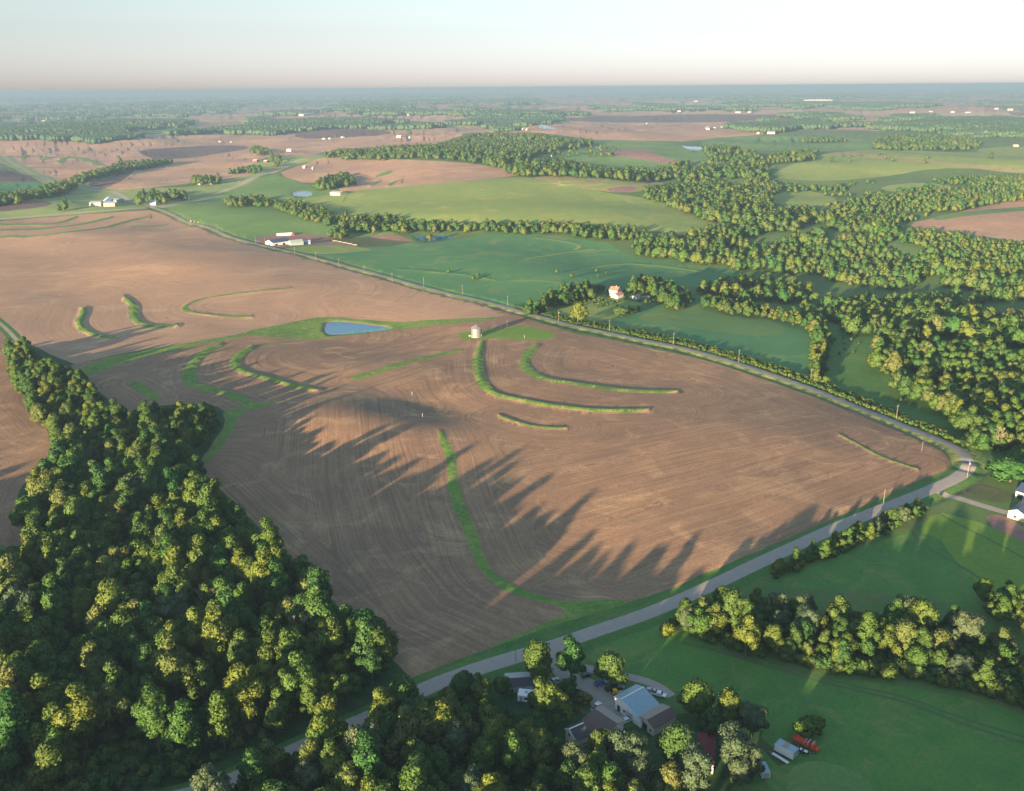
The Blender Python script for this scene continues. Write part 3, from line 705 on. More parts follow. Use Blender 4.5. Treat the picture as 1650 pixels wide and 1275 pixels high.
def crown_mesh(name, seed, W, H, nl, nq, leaf, mat, zmin=0.18, top=1.0, lobe=(0.105, 0.215), core=ICO1):
    """foliage: lobes in an egg-shaped volume, every lobe a shell of small leaf faces over a solid heart"""
    r = np.random.default_rng(seed)
    c0 = np.array([0, 0, H * (zmin + 1) / 2]); rz = H * (1 - zmin) / 2; rx = W / 2
    C = []; R = []
    for i in range(nl):
        d = r.normal(size=3); d /= np.linalg.norm(d)
        if d[2] < -0.55: d[2] *= -1
        asy = 1 + 0.26 * math.sin(math.atan2(d[1], d[0]) * 2 + seed) + 0.14 * math.sin(math.atan2(d[1], d[0]) * 3 + seed * 1.7)
        q = (0.42 + 0.42 * r.random()) * asy if i > 3 else 0.25 * r.random()
        rad = W * (lobe[0] + (lobe[1] - lobe[0]) * r.random() ** 1.4) * (1.5 if i <= 3 else 1) * (1.12 - .25 * max(0, q - .6))
        tap = 1 - 0.28 * max(0, d[2]) ; lean = 0.12 * r.normal(size=2)
        C.append(c0 + np.array([d[0] * rx * q * tap + lean[0], d[1] * rx * q * tap + lean[1], d[2] * rz * (q + .05) * top])); R.append(rad)
    C = np.array(C); R = np.array(R)
    Vs, Fs, Ns = [], [], []; n = 0
    for c, rad in zip(C, R):                       # hearts
        v = ICO1[0] if core is ICO1 else ICO2[0]; f = ICO1[1] if core is ICO1 else ICO2[1]
        k = 0.84 + 0.14 * r.random(len(v))
        Vs.append(v * rad * k[:, None] * np.array([1, 1, .85]) + c); Fs.append(f + n); n += len(v)
        nn = v * .6 + (Vs[-1] - c0) / rx * .5; Ns.append(nn / np.linalg.norm(nn, axis=1)[:, None])
    Q = []
    k = int(nq / nl * 1.5)
    for li, (c, rad) in enumerate(zip(C, R)):
        d = r.normal(size=(k, 3)); d /= np.linalg.norm(d, axis=1)[:, None]
        p = c + d * (rad * (0.86 + 0.32 * r.random(k) ** 1.5))[:, None] * np.array([1, 1, .88])
        dist = np.linalg.norm(p[:, None] - C[None], axis=2) / R[None]; dist[:, li] = 9
        keep = dist.min(1) > 0.82
        Q.append((p[keep], d[keep]))
    p = np.vstack([q[0] for q in Q]); d = np.vstack([q[1] for q in Q])
    idx = r.permutation(len(p))[:nq]; p = p[idx]; d = d[idx]; m = len(p)
    out = (p - c0) / np.array([rx, rx, rz]); out /= np.linalg.norm(out, axis=1)[:, None] + 1e-6
    nv = d + r.normal(size=(m, 3)) * 0.65; nv /= np.linalg.norm(nv, axis=1)[:, None]
    t = np.cross(nv, r.normal(size=(m, 3))); t /= np.linalg.norm(t, axis=1)[:, None] + 1e-6; b = np.cross(nv, t)
    s = leaf * (0.55 + 0.9 * r.random((m, 1))); asp = 0.6 + 0.5 * r.random((m, 1))
    bend = nv * s * 0.25
    quad = np.stack([p - t * s, p - b * s * asp + bend, p + t * s, p + b * s * asp + bend], 1)
    sn = d * .55 + out * .45 + r.normal(size=(m, 3)) * .32; sn /= np.linalg.norm(sn, axis=1)[:, None]
    Vs.append(quad.reshape(-1, 3)); base = n + np.arange(m) * 4
    Fs.append(np.stack([base, base + 1, base + 2], 1)); Fs.append(np.stack([base, base + 2, base + 3], 1))
    Ns.append(np.repeat(sn, 4, 0))
    V = np.vstack(Vs); F = np.vstack(Fs); N = np.vstack(Ns)
    return np_mesh(name, V, F, MATS[mat], N)

def trunk_mesh(seed, W, H, zmin):
    r = np.random.default_rng(seed + 99); mb = MB(); th = 0.022 * H + 0.05
    z = H * (zmin + .2); mb.tube((0, 0, -0.6), (0.1, 0, z), th * 1.25, th * .8, 7, False)
    for i in range(5):
        a = 2 * math.pi * (i + r.random() * .5) / 5; q = 0.22 + .14 * r.random()
        e = (math.cos(a) * W * q, math.sin(a) * W * q, H * (0.55 + .3 * r.random()))
        mb.tube((0.1, 0, z * (.75 + .25 * r.random())), e, th * .5, th * .18, 5, False)
    me = bpy.data.meshes.new('trunk'); me.from_pydata(mb.v, [], mb.f); me.update(); me.materials.append(MATS['bark']); return me

SPEC = [ # W, H, lobes, quads, leaf, material, zmin
 (10.5, 13.5, 20, 5200, .34, 'leaves', .13), (9.0, 15.5, 20, 5200, .33, 'leaves', .14), (12.5, 13.5, 26, 6400, .36, 'leaves', .11),
 (8.0, 12.0, 15, 4200, .32, 'leaves', .10), (9.5, 17.0, 22, 5600, .34, 'leaves', .18), (11.0, 15.0, 15, 4600, .36, 'leaves', .20),
 (12.0, 16.0, 26, 6400, .33, 'silver_leaves', .12), (7.0, 8.5, 12, 3200, .30, 'leaves', .10)]
NEAR = [crown_mesh('crown', 10 + i, s[0], s[1], int(s[2] * 1.8), int(s[3] * 1.25), s[4], s[5], s[6]) for i, s in enumerate(SPEC)]
TRUNK = [trunk_mesh(10 + i, s[0], s[1], s[6]) for i, s in enumerate(SPEC)]
MSPEC = [(10.5, 13.0), (12.0, 13.5), (8.5, 14.0), (9.5, 11.0)]
MID = [crown_mesh('crown', 40 + i, W, H, 16, 800, .62, 'leaves', .02, 1.0, (.15, .27)) for i, (W, H) in enumerate(MSPEC)]
MTRUNK = [trunk_mesh(40 + i, W, H, .1) for i, (W, H) in enumerate(MSPEC)]
BUSH = [crown_mesh('crown', 60 + i, 4.2, 3.2, 9, 1100, .24, 'leaves', -.1) for i in range(2)]

def clump_mesh(seed):
    r = np.random.default_rng(seed); Vs, Fs, Ns = [], [], []; n = 0
    for i in range(34):
        a = r.random() * 6.283; q = math.sqrt(r.random()) * 26; s = 4.5 + 3 * r.random(); c = np.array([math.cos(a) * q, math.sin(a) * q, 5 + 4 * r.random()])
        v, f = ICO1; k = 0.8 + .4 * r.random(len(v)); Vs.append(v * s * k[:, None] * np.array([1, 1, 1.15]) + c); Fs.append(f + n); n += len(v); Ns.append(v)
    return np_mesh('crown', np.vstack(Vs), np.vstack(Fs), MATS['far_leaves'], np.vstack(Ns), True)
CLUMP = [clump_mesh(1), clump_mesh(2)]

# zones: polygon of crown centres in the photograph, spacing, size factor range, species weights
Z_LEFT = [(18,560),(45,558),(75,585),(110,600),(150,625),(165,655),(200,668),(250,662),(300,655),(340,655),(350,675),(338,700),(318,722),(318,770),(350,798),(372,830),(410,860),(440,885),(475,925),(520,960),(560,1010),(595,1015),(625,1050),(628,1075),(590,1100),(520,1130),(440,1175),(370,1215),(320,1240),(230,1275),(0,1305),(-400,1320),(-800,1320),(-800,900),(-200,905),(0,905),(60,880),(95,890),(110,872),(80,862),(45,845),(32,815),(50,785),(70,760),(85,735),(98,720),(90,700),(80,690),(60,670),(45,650),(22,620),(10,590)]
Z_FARM = [(655,1120),(700,1110),(740,1105),(775,1105),(800,1125),(815,1150),(860,1160),(890,1185),(895,1215),(925,1232),(960,1222),(985,1200),(1010,1190),(1040,1205),(1050,1240),(1000,1330),(900,1900),(-500,1900),(-500,1385),(0,1362),(250,1335),(330,1305),(400,1256),(470,1217),(560,1172),(615,1144)]
ZONES = [
 dict(z='left', poly=Z_LEFT, sp=7.4, s=(.66,1.25), w=[3,3,2,3,2,2,.25,1.5]),
 dict(z='farm', poly=Z_FARM, sp=7.4, s=(.72,1.15), w=[3,2,3,3,1,2,.5,1.5]),
 dict(z='off', poly=[(1090,1345),(1700,1350),(2400,1420),(2400,1850),(1020,1850)], sp=7.6, s=(.7,1.1), w=[3,2,3,2,2,2,1,1]),
 dict(z='creek', poly=[(1090,985),(1140,962),(1200,975),(1250,970),(1330,985),(1420,985),(1500,992),(1540,1000),(1600,1020),(1700,1060),(1900,1150),(1900,1230),(1700,1160),(1600,1105),(1500,1078),(1400,1068),(1300,1055),(1200,1035),(1120,1010)], sp=6.6, s=(.5,.92), w=[3,2,2,3,1,2,3,2]),
 dict(z='east', poly=[(1575,955),(1610,945),(1650,955),(1850,990),(1850,1070),(1700,1020),(1640,1000),(1590,985)], sp=6.6, s=(.55,.85), w=[3,2,2,3,1,1,1,2]),
 dict(z='hedge', poly=[(1235,915),(1290,890),(1330,868),(1380,848),(1430,828),(1480,805),(1497,812),(1450,838),(1400,862),(1340,885),(1300,905),(1250,925)], sp=4.6, s=(.30,.52), w=[2,1,1,3,0,0,1,4]),
 dict(z='corner', poly=[(1560,700),(1590,690),(1640,695),(1800,740),(1800,760),(1650,722),(1600,716),(1575,712)], sp=6.2, s=(.6,.9), w=[3,2,2,3,1,2,0,2]),
 dict(z='valley', poly=[(1400,545),(1440,530),(1500,548),(1560,558),(1650,575),(1850,620),(1850,740),(1700,720),(1600,708),(1565,690),(1540,668),(1490,640),(1440,622),(1405,605)], sp=7.6, s=(.7,1.12), w=[3,3,3,2,1,3,0,1]),
 dict(z='row', poly=[(1125,488),(1150,480),(1200,490),(1280,508),(1325,512),(1335,530),(1334,560),(1338,600),(1325,618),(1308,606),(1312,560),(1312,530),(1270,512),(1180,500)], sp=6.0, s=(.55,.8), w=[3,2,1,3,0,0,0,3]),
 dict(z='garden', poly=[(842,500),(858,485),(885,478),(905,468),(935,462),(955,458),(960,475),(925,480),(900,488),(870,498),(848,505)], sp=7.0, s=(.6,.9), w=[3,2,1,3,0,0,0,3]),
 dict(z='garden', poly=[(1010,456),(1040,452),(1070,455),(1085,462),(1110,478),(1120,490),(1090,492),(1062,480),(1045,465),(1015,466)], sp=7.5, s=(.75,1.05), w=[3,2,2,3,0,0,0,1]),
 # middle distance woods
 dict(z='wood', big=1, poly=[(1010,395),(1040,378),(1090,375),(1130,372),(1165,362),(1110,338),(1060,322),(1030,312),(1060,300),(1130,296),(1190,296),(1235,288),(1260,302),(1236,318),(1260,345),(1320,350),(1400,346),(1440,352),(1450,366),(1460,370),(1520,374),(1590,385),(1700,400),(1900,440),(1900,600),(1700,560),(1600,545),(1540,535),(1480,522),(1420,520),(1395,535),(1340,510),(1250,490),(1160,470),(1120,462),(1170,452),(1215,440),(1180,425),(1100,412),(1040,408)], sp=8.6, s=(.5,1.3), w=None),
 dict(z='wood', poly=[(440,322),(486,326),(540,342),(578,349),(629,347),(654,354),(680,358),(820,358),(907,360),(978,367),(1054,373),(1050,382),(988,382),(902,374),(800,370),(735,369),(654,369),(578,370),(540,360),(497,353),(446,334)], sp=10, s=(.75,1.1), w=None),
 dict(z='wood', poly=[(400,318),(438,319),(440,330),(400,330)], sp=10, s=(.7,1), w=None),
 dict(z='wood', poly=[(499,302),(530,287),(556,274),(565,286),(578,291),(543,304),(520,306)], sp=11, s=(.9,1.3), w=None),
 dict(z='wood', poly=[(527,370),(545,366),(560,376),(545,381),(528,380)], sp=9, s=(.7,1), w=None),
 dict(z='wood', poly=[(109,293),(132,281),(178,268),(216,262),(275,257),(280,262),(204,272),(142,286),(117,304),(51,319),(-60,332),(-60,322),(51,309),(87,297)], sp=13, s=(.9,1.3), w=None),
 dict(z='wood', poly=[(362,276),(420,265),(422,276),(385,282)], sp=14, s=(.9,1.2), w=None),
 dict(z='wood', poly=[(308,283),(354,284),(351,294),(310,294)], sp=14, s=(.9,1.2), w=None),
 dict(z='wood', poly=[(220,310),(245,308),(264,312),(268,326),(250,333),(222,328)], sp=15, s=(.9,1.3), w=None),
 dict(z='wood', poly=[(88,326),(108,324),(112,336),(92,337)], sp=13, s=(.9,1.2), w=None),
 dict(z='wood', poly=[(272,309),(300,307),(300,315),(272,317)], sp=14, s=(.9,1.2), w=None),
 dict(z='wood', poly=[(362,319),(400,318),(432,318),(432,328),(395,328),(362,327)], sp=11, s=(.8,1.1), w=None),
 dict(z='wood', poly=[(522,246),(609,241),(705,232),(731,225),(756,217),(820,213),(864,216),(912,224),(953,226),(953,232),(889,241),(846,253),(830,262),(912,259),(963,272),(1029,274),(1054,277),(1087,262),(1156,257),(1133,243),(1141,235),(1197,240),(1225,250),(1230,256),(1240,275),(1240,290),(1190,300),(1133,298),(1085,287),(1044,287),(902,282),(833,277),(780,260),(700,251),(609,253),(530,254)], sp=15, s=(.9,1.35), w=None),
 dict(z='wood', poly=[(647,260),(751,264),(751,267),(670,263)], sp=13, s=(.7,1), w=None),
 dict(z='wood', poly=[(1011,222),(1093,221),(1108,227),(1085,231),(1016,227)], sp=16, s=(.9,1.3), w=None),
 dict(z='wood', poly=[(1030,303),(1045,299),(1056,306),(1045,312),(1030,310)], sp=10, s=(.7,1.1), w=None),
 dict(z='wood', poly=[(1230,248),(1332,241),(1306,253),(1268,268),(1230,275)], sp=15, s=(.9,1.2), w=None),
 dict(z='wood', poly=[(1288,222),(1360,222),(1368,229),(1300,231)], sp=16, s=(.9,1.2), w=None),
 dict(z='wood', poly=[(1408,222),(1484,217),(1586,222),(1568,245),(1490,241),(1406,240)], sp=17, s=(.9,1.3), w=None),
 dict(z='wood', poly=[(1500,256),(1560,250),(1650,252),(1700,258),(1700,270),(1600,270),(1530,262)], sp=17, s=(.8,1.2), w=None),
 dict(z='wood', poly=[(405,236),(436,242),(436,246),(405,247)], sp=16, s=(.9,1.2), w=None),
 dict(z='wood', poly=[(434,250),(452,248),(452,266),(440,266)], sp=16, s=(.9,1.2), w=None),
 dict(z='wood', poly=[(1250,333),(1310,334),(1350,325),(1400,312),(1440,314),(1500,308),(1560,300),(1600,282),(1700,285),(1700,318),(1600,322),(1520,340),(1456,356),(1400,344),(1320,348),(1260,342)], sp=12, s=(.6,1.1), w=None),
 dict(z='sparse', poly=[(1255,290),(1330,296),(1420,292),(1500,280),(1600,285),(1540,300),(1440,312),(1340,314),(1260,306)], sp=13, s=(.4,.9), w=None),
 dict(z='sparse', poly=[(1240,286),(1300,292),(1370,292),(1440,285),(1500,275),(1640,290),(1500,296),(1400,300),(1300,305),(1240,312)], sp=22, s=(.5,1.0), w=None),
 dict(z='sparse', poly=[(1260,252),(1420,243),(1640,262),(1640,275),(1400,268),(1270,268)], sp=60, s=(.5,.9), w=None),
 dict(z='sparse', poly=[(850,255),(965,229),(1010,228),(980,262),(900,262)], sp=32, s=(.6,1.0), w=None),
 dict(z='sparse', poly=[(830,440),(960,430),(990,445),(900,456),(830,455)], sp=24, s=(.25,.5), w=None),
 dict(z='sparse', poly=[(690,430),(830,440),(830,452),(720,462)], sp=34, s=(.25,.45), w=None),
 dict(z='sparse', poly=[(1340,530),(1390,545),(1400,600),(1440,640),(1540,670),(1560,695),(1450,655),(1340,600)], sp=13, s=(.12,.25), w=None),
 dict(z='sparse', poly=[(1400,498),(1490,505),(1570,530),(1650,545),(1560,540),(1440,515)], sp=14, s=(.2,.5), w=None),
 dict(z='sparse', poly=[(590,298),(640,291),(700,294),(780,288),(780,294),(640,302)], sp=30, s=(.3,.6), w=None),
]
CLEAR = [smooth(YARD, 0)]       # photograph areas kept free of crowns
BUILT = []                      # (x, y, radius) filled by the solo trees and buildings

trees = []     # (x, y, z, rot, scale, species, zone, level)
def scatter():
    used = []
    for Z in ZONES:
        poly = smooth(Z['poly'], 1); P = flat(np.clip(poly, [-2000, 152], [3000, 2500]))
        x0, y0 = P.min(0) - 60; x1, y1 = P.max(0) + 60
        sp = Z['sp']
        X, Y = np.meshgrid(np.arange(x0, x1, sp), np.arange(y0, y1, sp * .88)); X[::2] += sp / 2
        if X.size > 1500000: print('zone too big', X.size); continue
        X = (X + (rng.random(X.shape) - .5) * sp * .75).ravel(); Y = (Y + (rng.random(Y.shape) - .5) * sp * .75).ravel()
        m = Y > 20; X, Y = X[m], Y[m]
        z = ground_h(X, Y, False)
        s = Z['s'][0] + (Z['s'][1] - Z['s'][0]) * rng.random(len(X)) ** .9
        if Z['z'] == 'left':
            p0 = project(np.c_[X, Y, z]); s = s * (0.74 + 0.26 * sstep(690, 800, p0[:, 1]))
        if Z['z'] == 'farm':
            p0 = project(np.c_[X, Y, z]); s = s * (1 - 0.24 * sstep(600, 780, p0[:, 0]))
        if Z['z'] == 'wood': s = s * (0.8 + 0.55 * (vnoise(X / 75, Y / 75, 51) + .5 * vnoise(X / 28, Y / 28, 52) + .25))
        px = project(np.c_[X, Y, z + 7.5 * s])
        if Z.get('big'): bigmask = (vnoise(X / 150, Y / 150, 61) + .6 * vnoise(X / 55, Y / 55, 62)) > -.46
        k = in_poly(px, poly)
        for u in used:
            k &= ~in_poly(px, u)
        for c in CLEAR:
            k &= ~in_poly(px, c)
        if Z['z'] in ('sparse', 'wood'):
            dens = vnoise(X / 60, Y / 60, 21) + .5 * vnoise(X / 22, Y / 22, 22)
            k &= dens > (-.30 if Z['z'] == 'wood' else 0.02)
        elif Z['z'] in ('left', 'valley', 'creek'):
            dens = vnoise(X / 30, Y / 30, 23) + .5 * vnoise(X / 13, Y / 13, 24); k &= dens > -.36
        if Z.get('big'): k &= bigmask
        for n, mt, w, hw, vw, vm in ROAD_W[4:]:
            kk = np.where(k & (X > w[:, 0].min() - 20) & (X < w[:, 0].max() + 20) & (Y > w[:, 1].min() - 20) & (Y < w[:, 1].max() + 20))[0]
            if len(kk): d = seg_dist(X[kk], Y[kk], w); k[kk[d < hw + (0.2 if Z['z'] == 'farm' else 2.2 + 3.0 * s[kk])]] = False
        for bx, by, br in BUILT:
            k &= np.hypot(X - bx, Y - by) > br + 2.8 * s
        used.append(poly)
        X, Y, z, s = X[k], Y[k], z[k], s[k]
        if Z['w'] is None: kind = rng.integers(0, 4, len(X)); lvl = np.ones(len(X), int)
        else:
            w = np.array(Z['w'], float); kind = rng.choice(8, len(X), p=w / w.sum()); lvl = np.zeros(len(X), int)
        for i in range(len(X)):
            trees.append([X[i], Y[i], z[i] - .15, rng.random() * 6.28, s[i], int(kind[i]), Z['z'], int(lvl[i])])

# ---- individually placed trees: crown centre (photograph), crown width px, species, label
SOLO = [
 ((868,1064),52,0,'bushy tree with yellow lit top between the gravel street and the grey shed'),
 ((921,1064),42,1,'upright tree with pale yellow top beside the farmyard entrance'),
 ((986,1076),48,2,'broad green tree at the yard edge behind the blue and black vehicles'),
 ((1128,1128),56,2,'large dark tree with gold crown behind the brown roofed shed'),
 ((1175,1142),50,0,'round tree with bright yellow top, right of the brown roofed shed'),
 ((1212,1160),44,6,'grey green tree at the right end of the farmstead grove'),
 ((1010,1215),60,6,'silvery tree in front of the farmhouse with a gold crown'),
 ((1030,1240),46,6,'smaller silvery tree just below the gold crowned silver one'),
 ((1100,1205),66,2,'wide yellow topped tree left of the dark red roof'),
 ((1120,1238),56,6,'grey leaved tree below the wide yellow topped one'),
 ((1182,1208),58,6,'silvery gold tree right of the dark red roof'),
 ((1205,1222),44,6,'silver leaved tree nearest the small white trailer'),
 ((965,1205),48,0,'green tree touching the tall cream farmhouse wing'),
 ((1082,1258),46,0,'dark green tree at the bottom edge below the silver grove'),
 ((915,1112),30,3,'low spreading tree over rusty scrap beside the yard'),
 ((935,1122),32,7,'low bush mass between yard drive and brown house roof'),
 ((880,1130),46,3,'dense green tree right of the white camper'),
 ((902,1140),44,0,'dense green tree left of the brown farmhouse roof'),
 ((1305,1166),42,7,'lone small tree in the pasture beside the red truck'),
 ((931,503),31,2,'lone leafy tree on the lawn by the paved road'),
 ((964,463),20,7,'bright green tree just left of the pink roofed house'),
 ((1002,500),24,7,'tree with bare brown branches below the pink roofed house'),
 ((1018,498),20,7,'loose tree beside the bare branched one below the house'),
 ((1141,480),25,7,'round bright tree at the near end of the hedge row'),
 ((1632,752),56,7,'large spreading bush beside the dark roofed garage'),
 ((1645,733),38,7,'leafy tree behind the large spreading bush'),
 ((692,382),10,3,'small tree standing in the middle of the far pond'),
 ((1195,1240),40,6,'low silver tree at the lower right end of the grove'),
 ((1150,1160),40,0,'dark tree filling the gap behind the dark red roof'),
 ((808,1108),26,3,'small tree left of the grey shed near the street'),
]

def make_tree(kind, x, y, z, rot, s, label, group, mid=False, sz=1.0):
    o = empty('leafy_tree', (x, y, z), rot); o.scale = (s, s, s * sz)
    link('crown', MID[kind] if mid else NEAR[kind], o); link('trunk', MTRUNK[kind] if mid else TRUNK[kind], o)
    tag(o, label, 'tree', group); return o

ZL = {
 'off': ('tree below the mown pasture', 'trees below the mown pasture'),
 'left': ('leafy green tree in the dense woodland left of the ploughed field', 'trees of the left woodland'),
 'farm': ('leafy green tree in the grove between gravel street and farmstead', 'trees of the farmstead grove'),
 'creek': ('tree in the belt between the mown pasture and the paddock', 'trees of the pasture belt'),
 'east': ('tree in the small clump on the right edge below the lawn', 'trees of the right edge clump'),
 'hedge': ('low bushy tree in the hedge beside the gravel street', 'hedge trees along the gravel street'),
 'corner': ('tree behind the weedy verge at the road corner', 'trees at the road corner'),
 'valley': ('tree in the valley wood beyond the paved road', 'trees of the valley wood beyond the road'),
 'row': ('tree in the row around the green crop field', 'trees of the crop field row'),
 'garden': ('tree in the shelterbelt beside the pink roofed house', 'shelterbelt trees of the pink roofed house'),
}

# ------------------------------------------------------------------ buildings and things
def sitz(pts):
    """lowest ground under a footprint"""
    A = np.array([[p[0], p[1]] for p in pts]); return float(ground_h(A[:, 0], A[:, 1]).min())

def gable(name, a, b, ridge_h, wl, wr, eave_l, eave_r, wall, roof, label, group=None, roof_r=None, _q=0, windows=(), doors=(), ribs=0, cat='building', chimney=False, over=.35, trim=None):
    """ridge from a to b (photograph points), wl / wr: run of the slope left / right of it looking from a to b"""
    P = at([a, b], ridge_h); A = Vector((*P[0], 0)); B = Vector((*P[1], 0))
    L = (B - A).length; ang = math.atan2(B.y - A.y, B.x - A.x) - math.pi / 2
    R = Matrix.Rotation(ang, 3, 'Z')
    cs = [A + R @ Vector((x, y, 0)) for x in (-wl, wr) for y in (0, L)]
    z0 = sitz(cs); zr = sum(gh(p[0], p[1]) for p in P) / 2 - z0 + ridge_h
    el = zr - (ridge_h - eave_l); er = zr - (ridge_h - eave_r)
    c = (A + B) / 2; BUILT.append((c.x, c.y, max(L, wl + wr) * .55))
    o = empty(name, (A.x, A.y, z0), ang)
    w = MB(); w.prism([(-wl, -.4), (wr, -.4), (wr, er), (0, zr), (-wl, el)], 0, L); w.build('wall', wall, o)
    th = .14
    def slope(x1, z1, mt):
        k = over / max(abs(x1), .1); xe = x1 * (1 + k); ze = z1 - (zr - z1) * k
        m = MB(); s = 1 if x1 > 0 else -1
        m.prism([(0, zr + .02), (xe, ze + .02), (xe, ze + .02 + th), (0, zr + .02 + th)], -over, L + over)
        r = m.build('roof_slope', mt, o)
        if ribs:
            q = MB(); n = int(L / ribs)
            for i in range(n + 1):
                y = -over + (L + 2 * over) * i / n
                q.prism([(0, zr + .02 + th), (xe, ze + .02 + th), (xe, ze + .10 + th), (0, zr + .10 + th)], y - .03, y + .03)
            q.build('ribs', mt, r)
    slope(-wl, el, roof); slope(wr, er, roof_r or roof)
    if trim:
        m = MB(); m.box(-.18, -over, zr + th, .18, L + over, zr + th + .1); m.build('ridge_cap', trim, o)
        for (x1, z1) in ((-wl, el), (wr, er)):
            m = MB(); m.prism([(0, zr - .15), (x1, z1 - .15), (x1, z1 + .2), (0, zr + .2)], -over - .08, -over - .01); m.build('gable_trim', trim, o)
    for (side, u, zz, ww, hh) in windows:
        m = MB(); g = MB(); t = .05
        if side == 'a': m.box(u - ww/2 - .1, -t, zz - .1, u + ww/2 + .1, -.002, zz + hh + .1); g.box(u - ww/2, -t - .02, zz, u + ww/2, -t - .001, zz + hh)
        elif side == 'l': m.box(-wl - t, u - ww/2 - .1, zz - .1, -wl - .002, u + ww/2 + .1, zz + hh + .1); g.box(-wl - t - .02, u - ww/2, zz, -wl - t - .001, u + ww/2, zz + hh)
        else: m.box(wr + .002, u - ww/2 - .1, zz - .1, wr + t, u + ww/2 + .1, zz + hh + .1); g.box(wr + t + .001, u - ww/2, zz, wr + t + .02, u + ww/2, zz + hh)
        f = m.build('window', 'white_siding', o); g.build('pane', 'glass_dark', f)
    for (side, u, ww, hh, mt) in doors:
        m = MB(); t = .06
        if side == 'a': m.box(u - ww/2, -t, 0.02, u + ww/2, -.002, hh)
        elif side == 'l': m.box(-wl - t, u - ww/2, .02, -wl - .002, u + ww/2, hh)
        else: m.box(wr + .002, u - ww/2, .02, wr + t, u + ww/2, hh)
        m.build('door', mt, o)
    if chimney:
        m = MB(); m.box(-.4, L * .6, zr - .6, .4, L * .6 + .7, zr + 1.1); m.build('chimney', 'brick_pink', o)
    tag(o, label, cat, group); return o

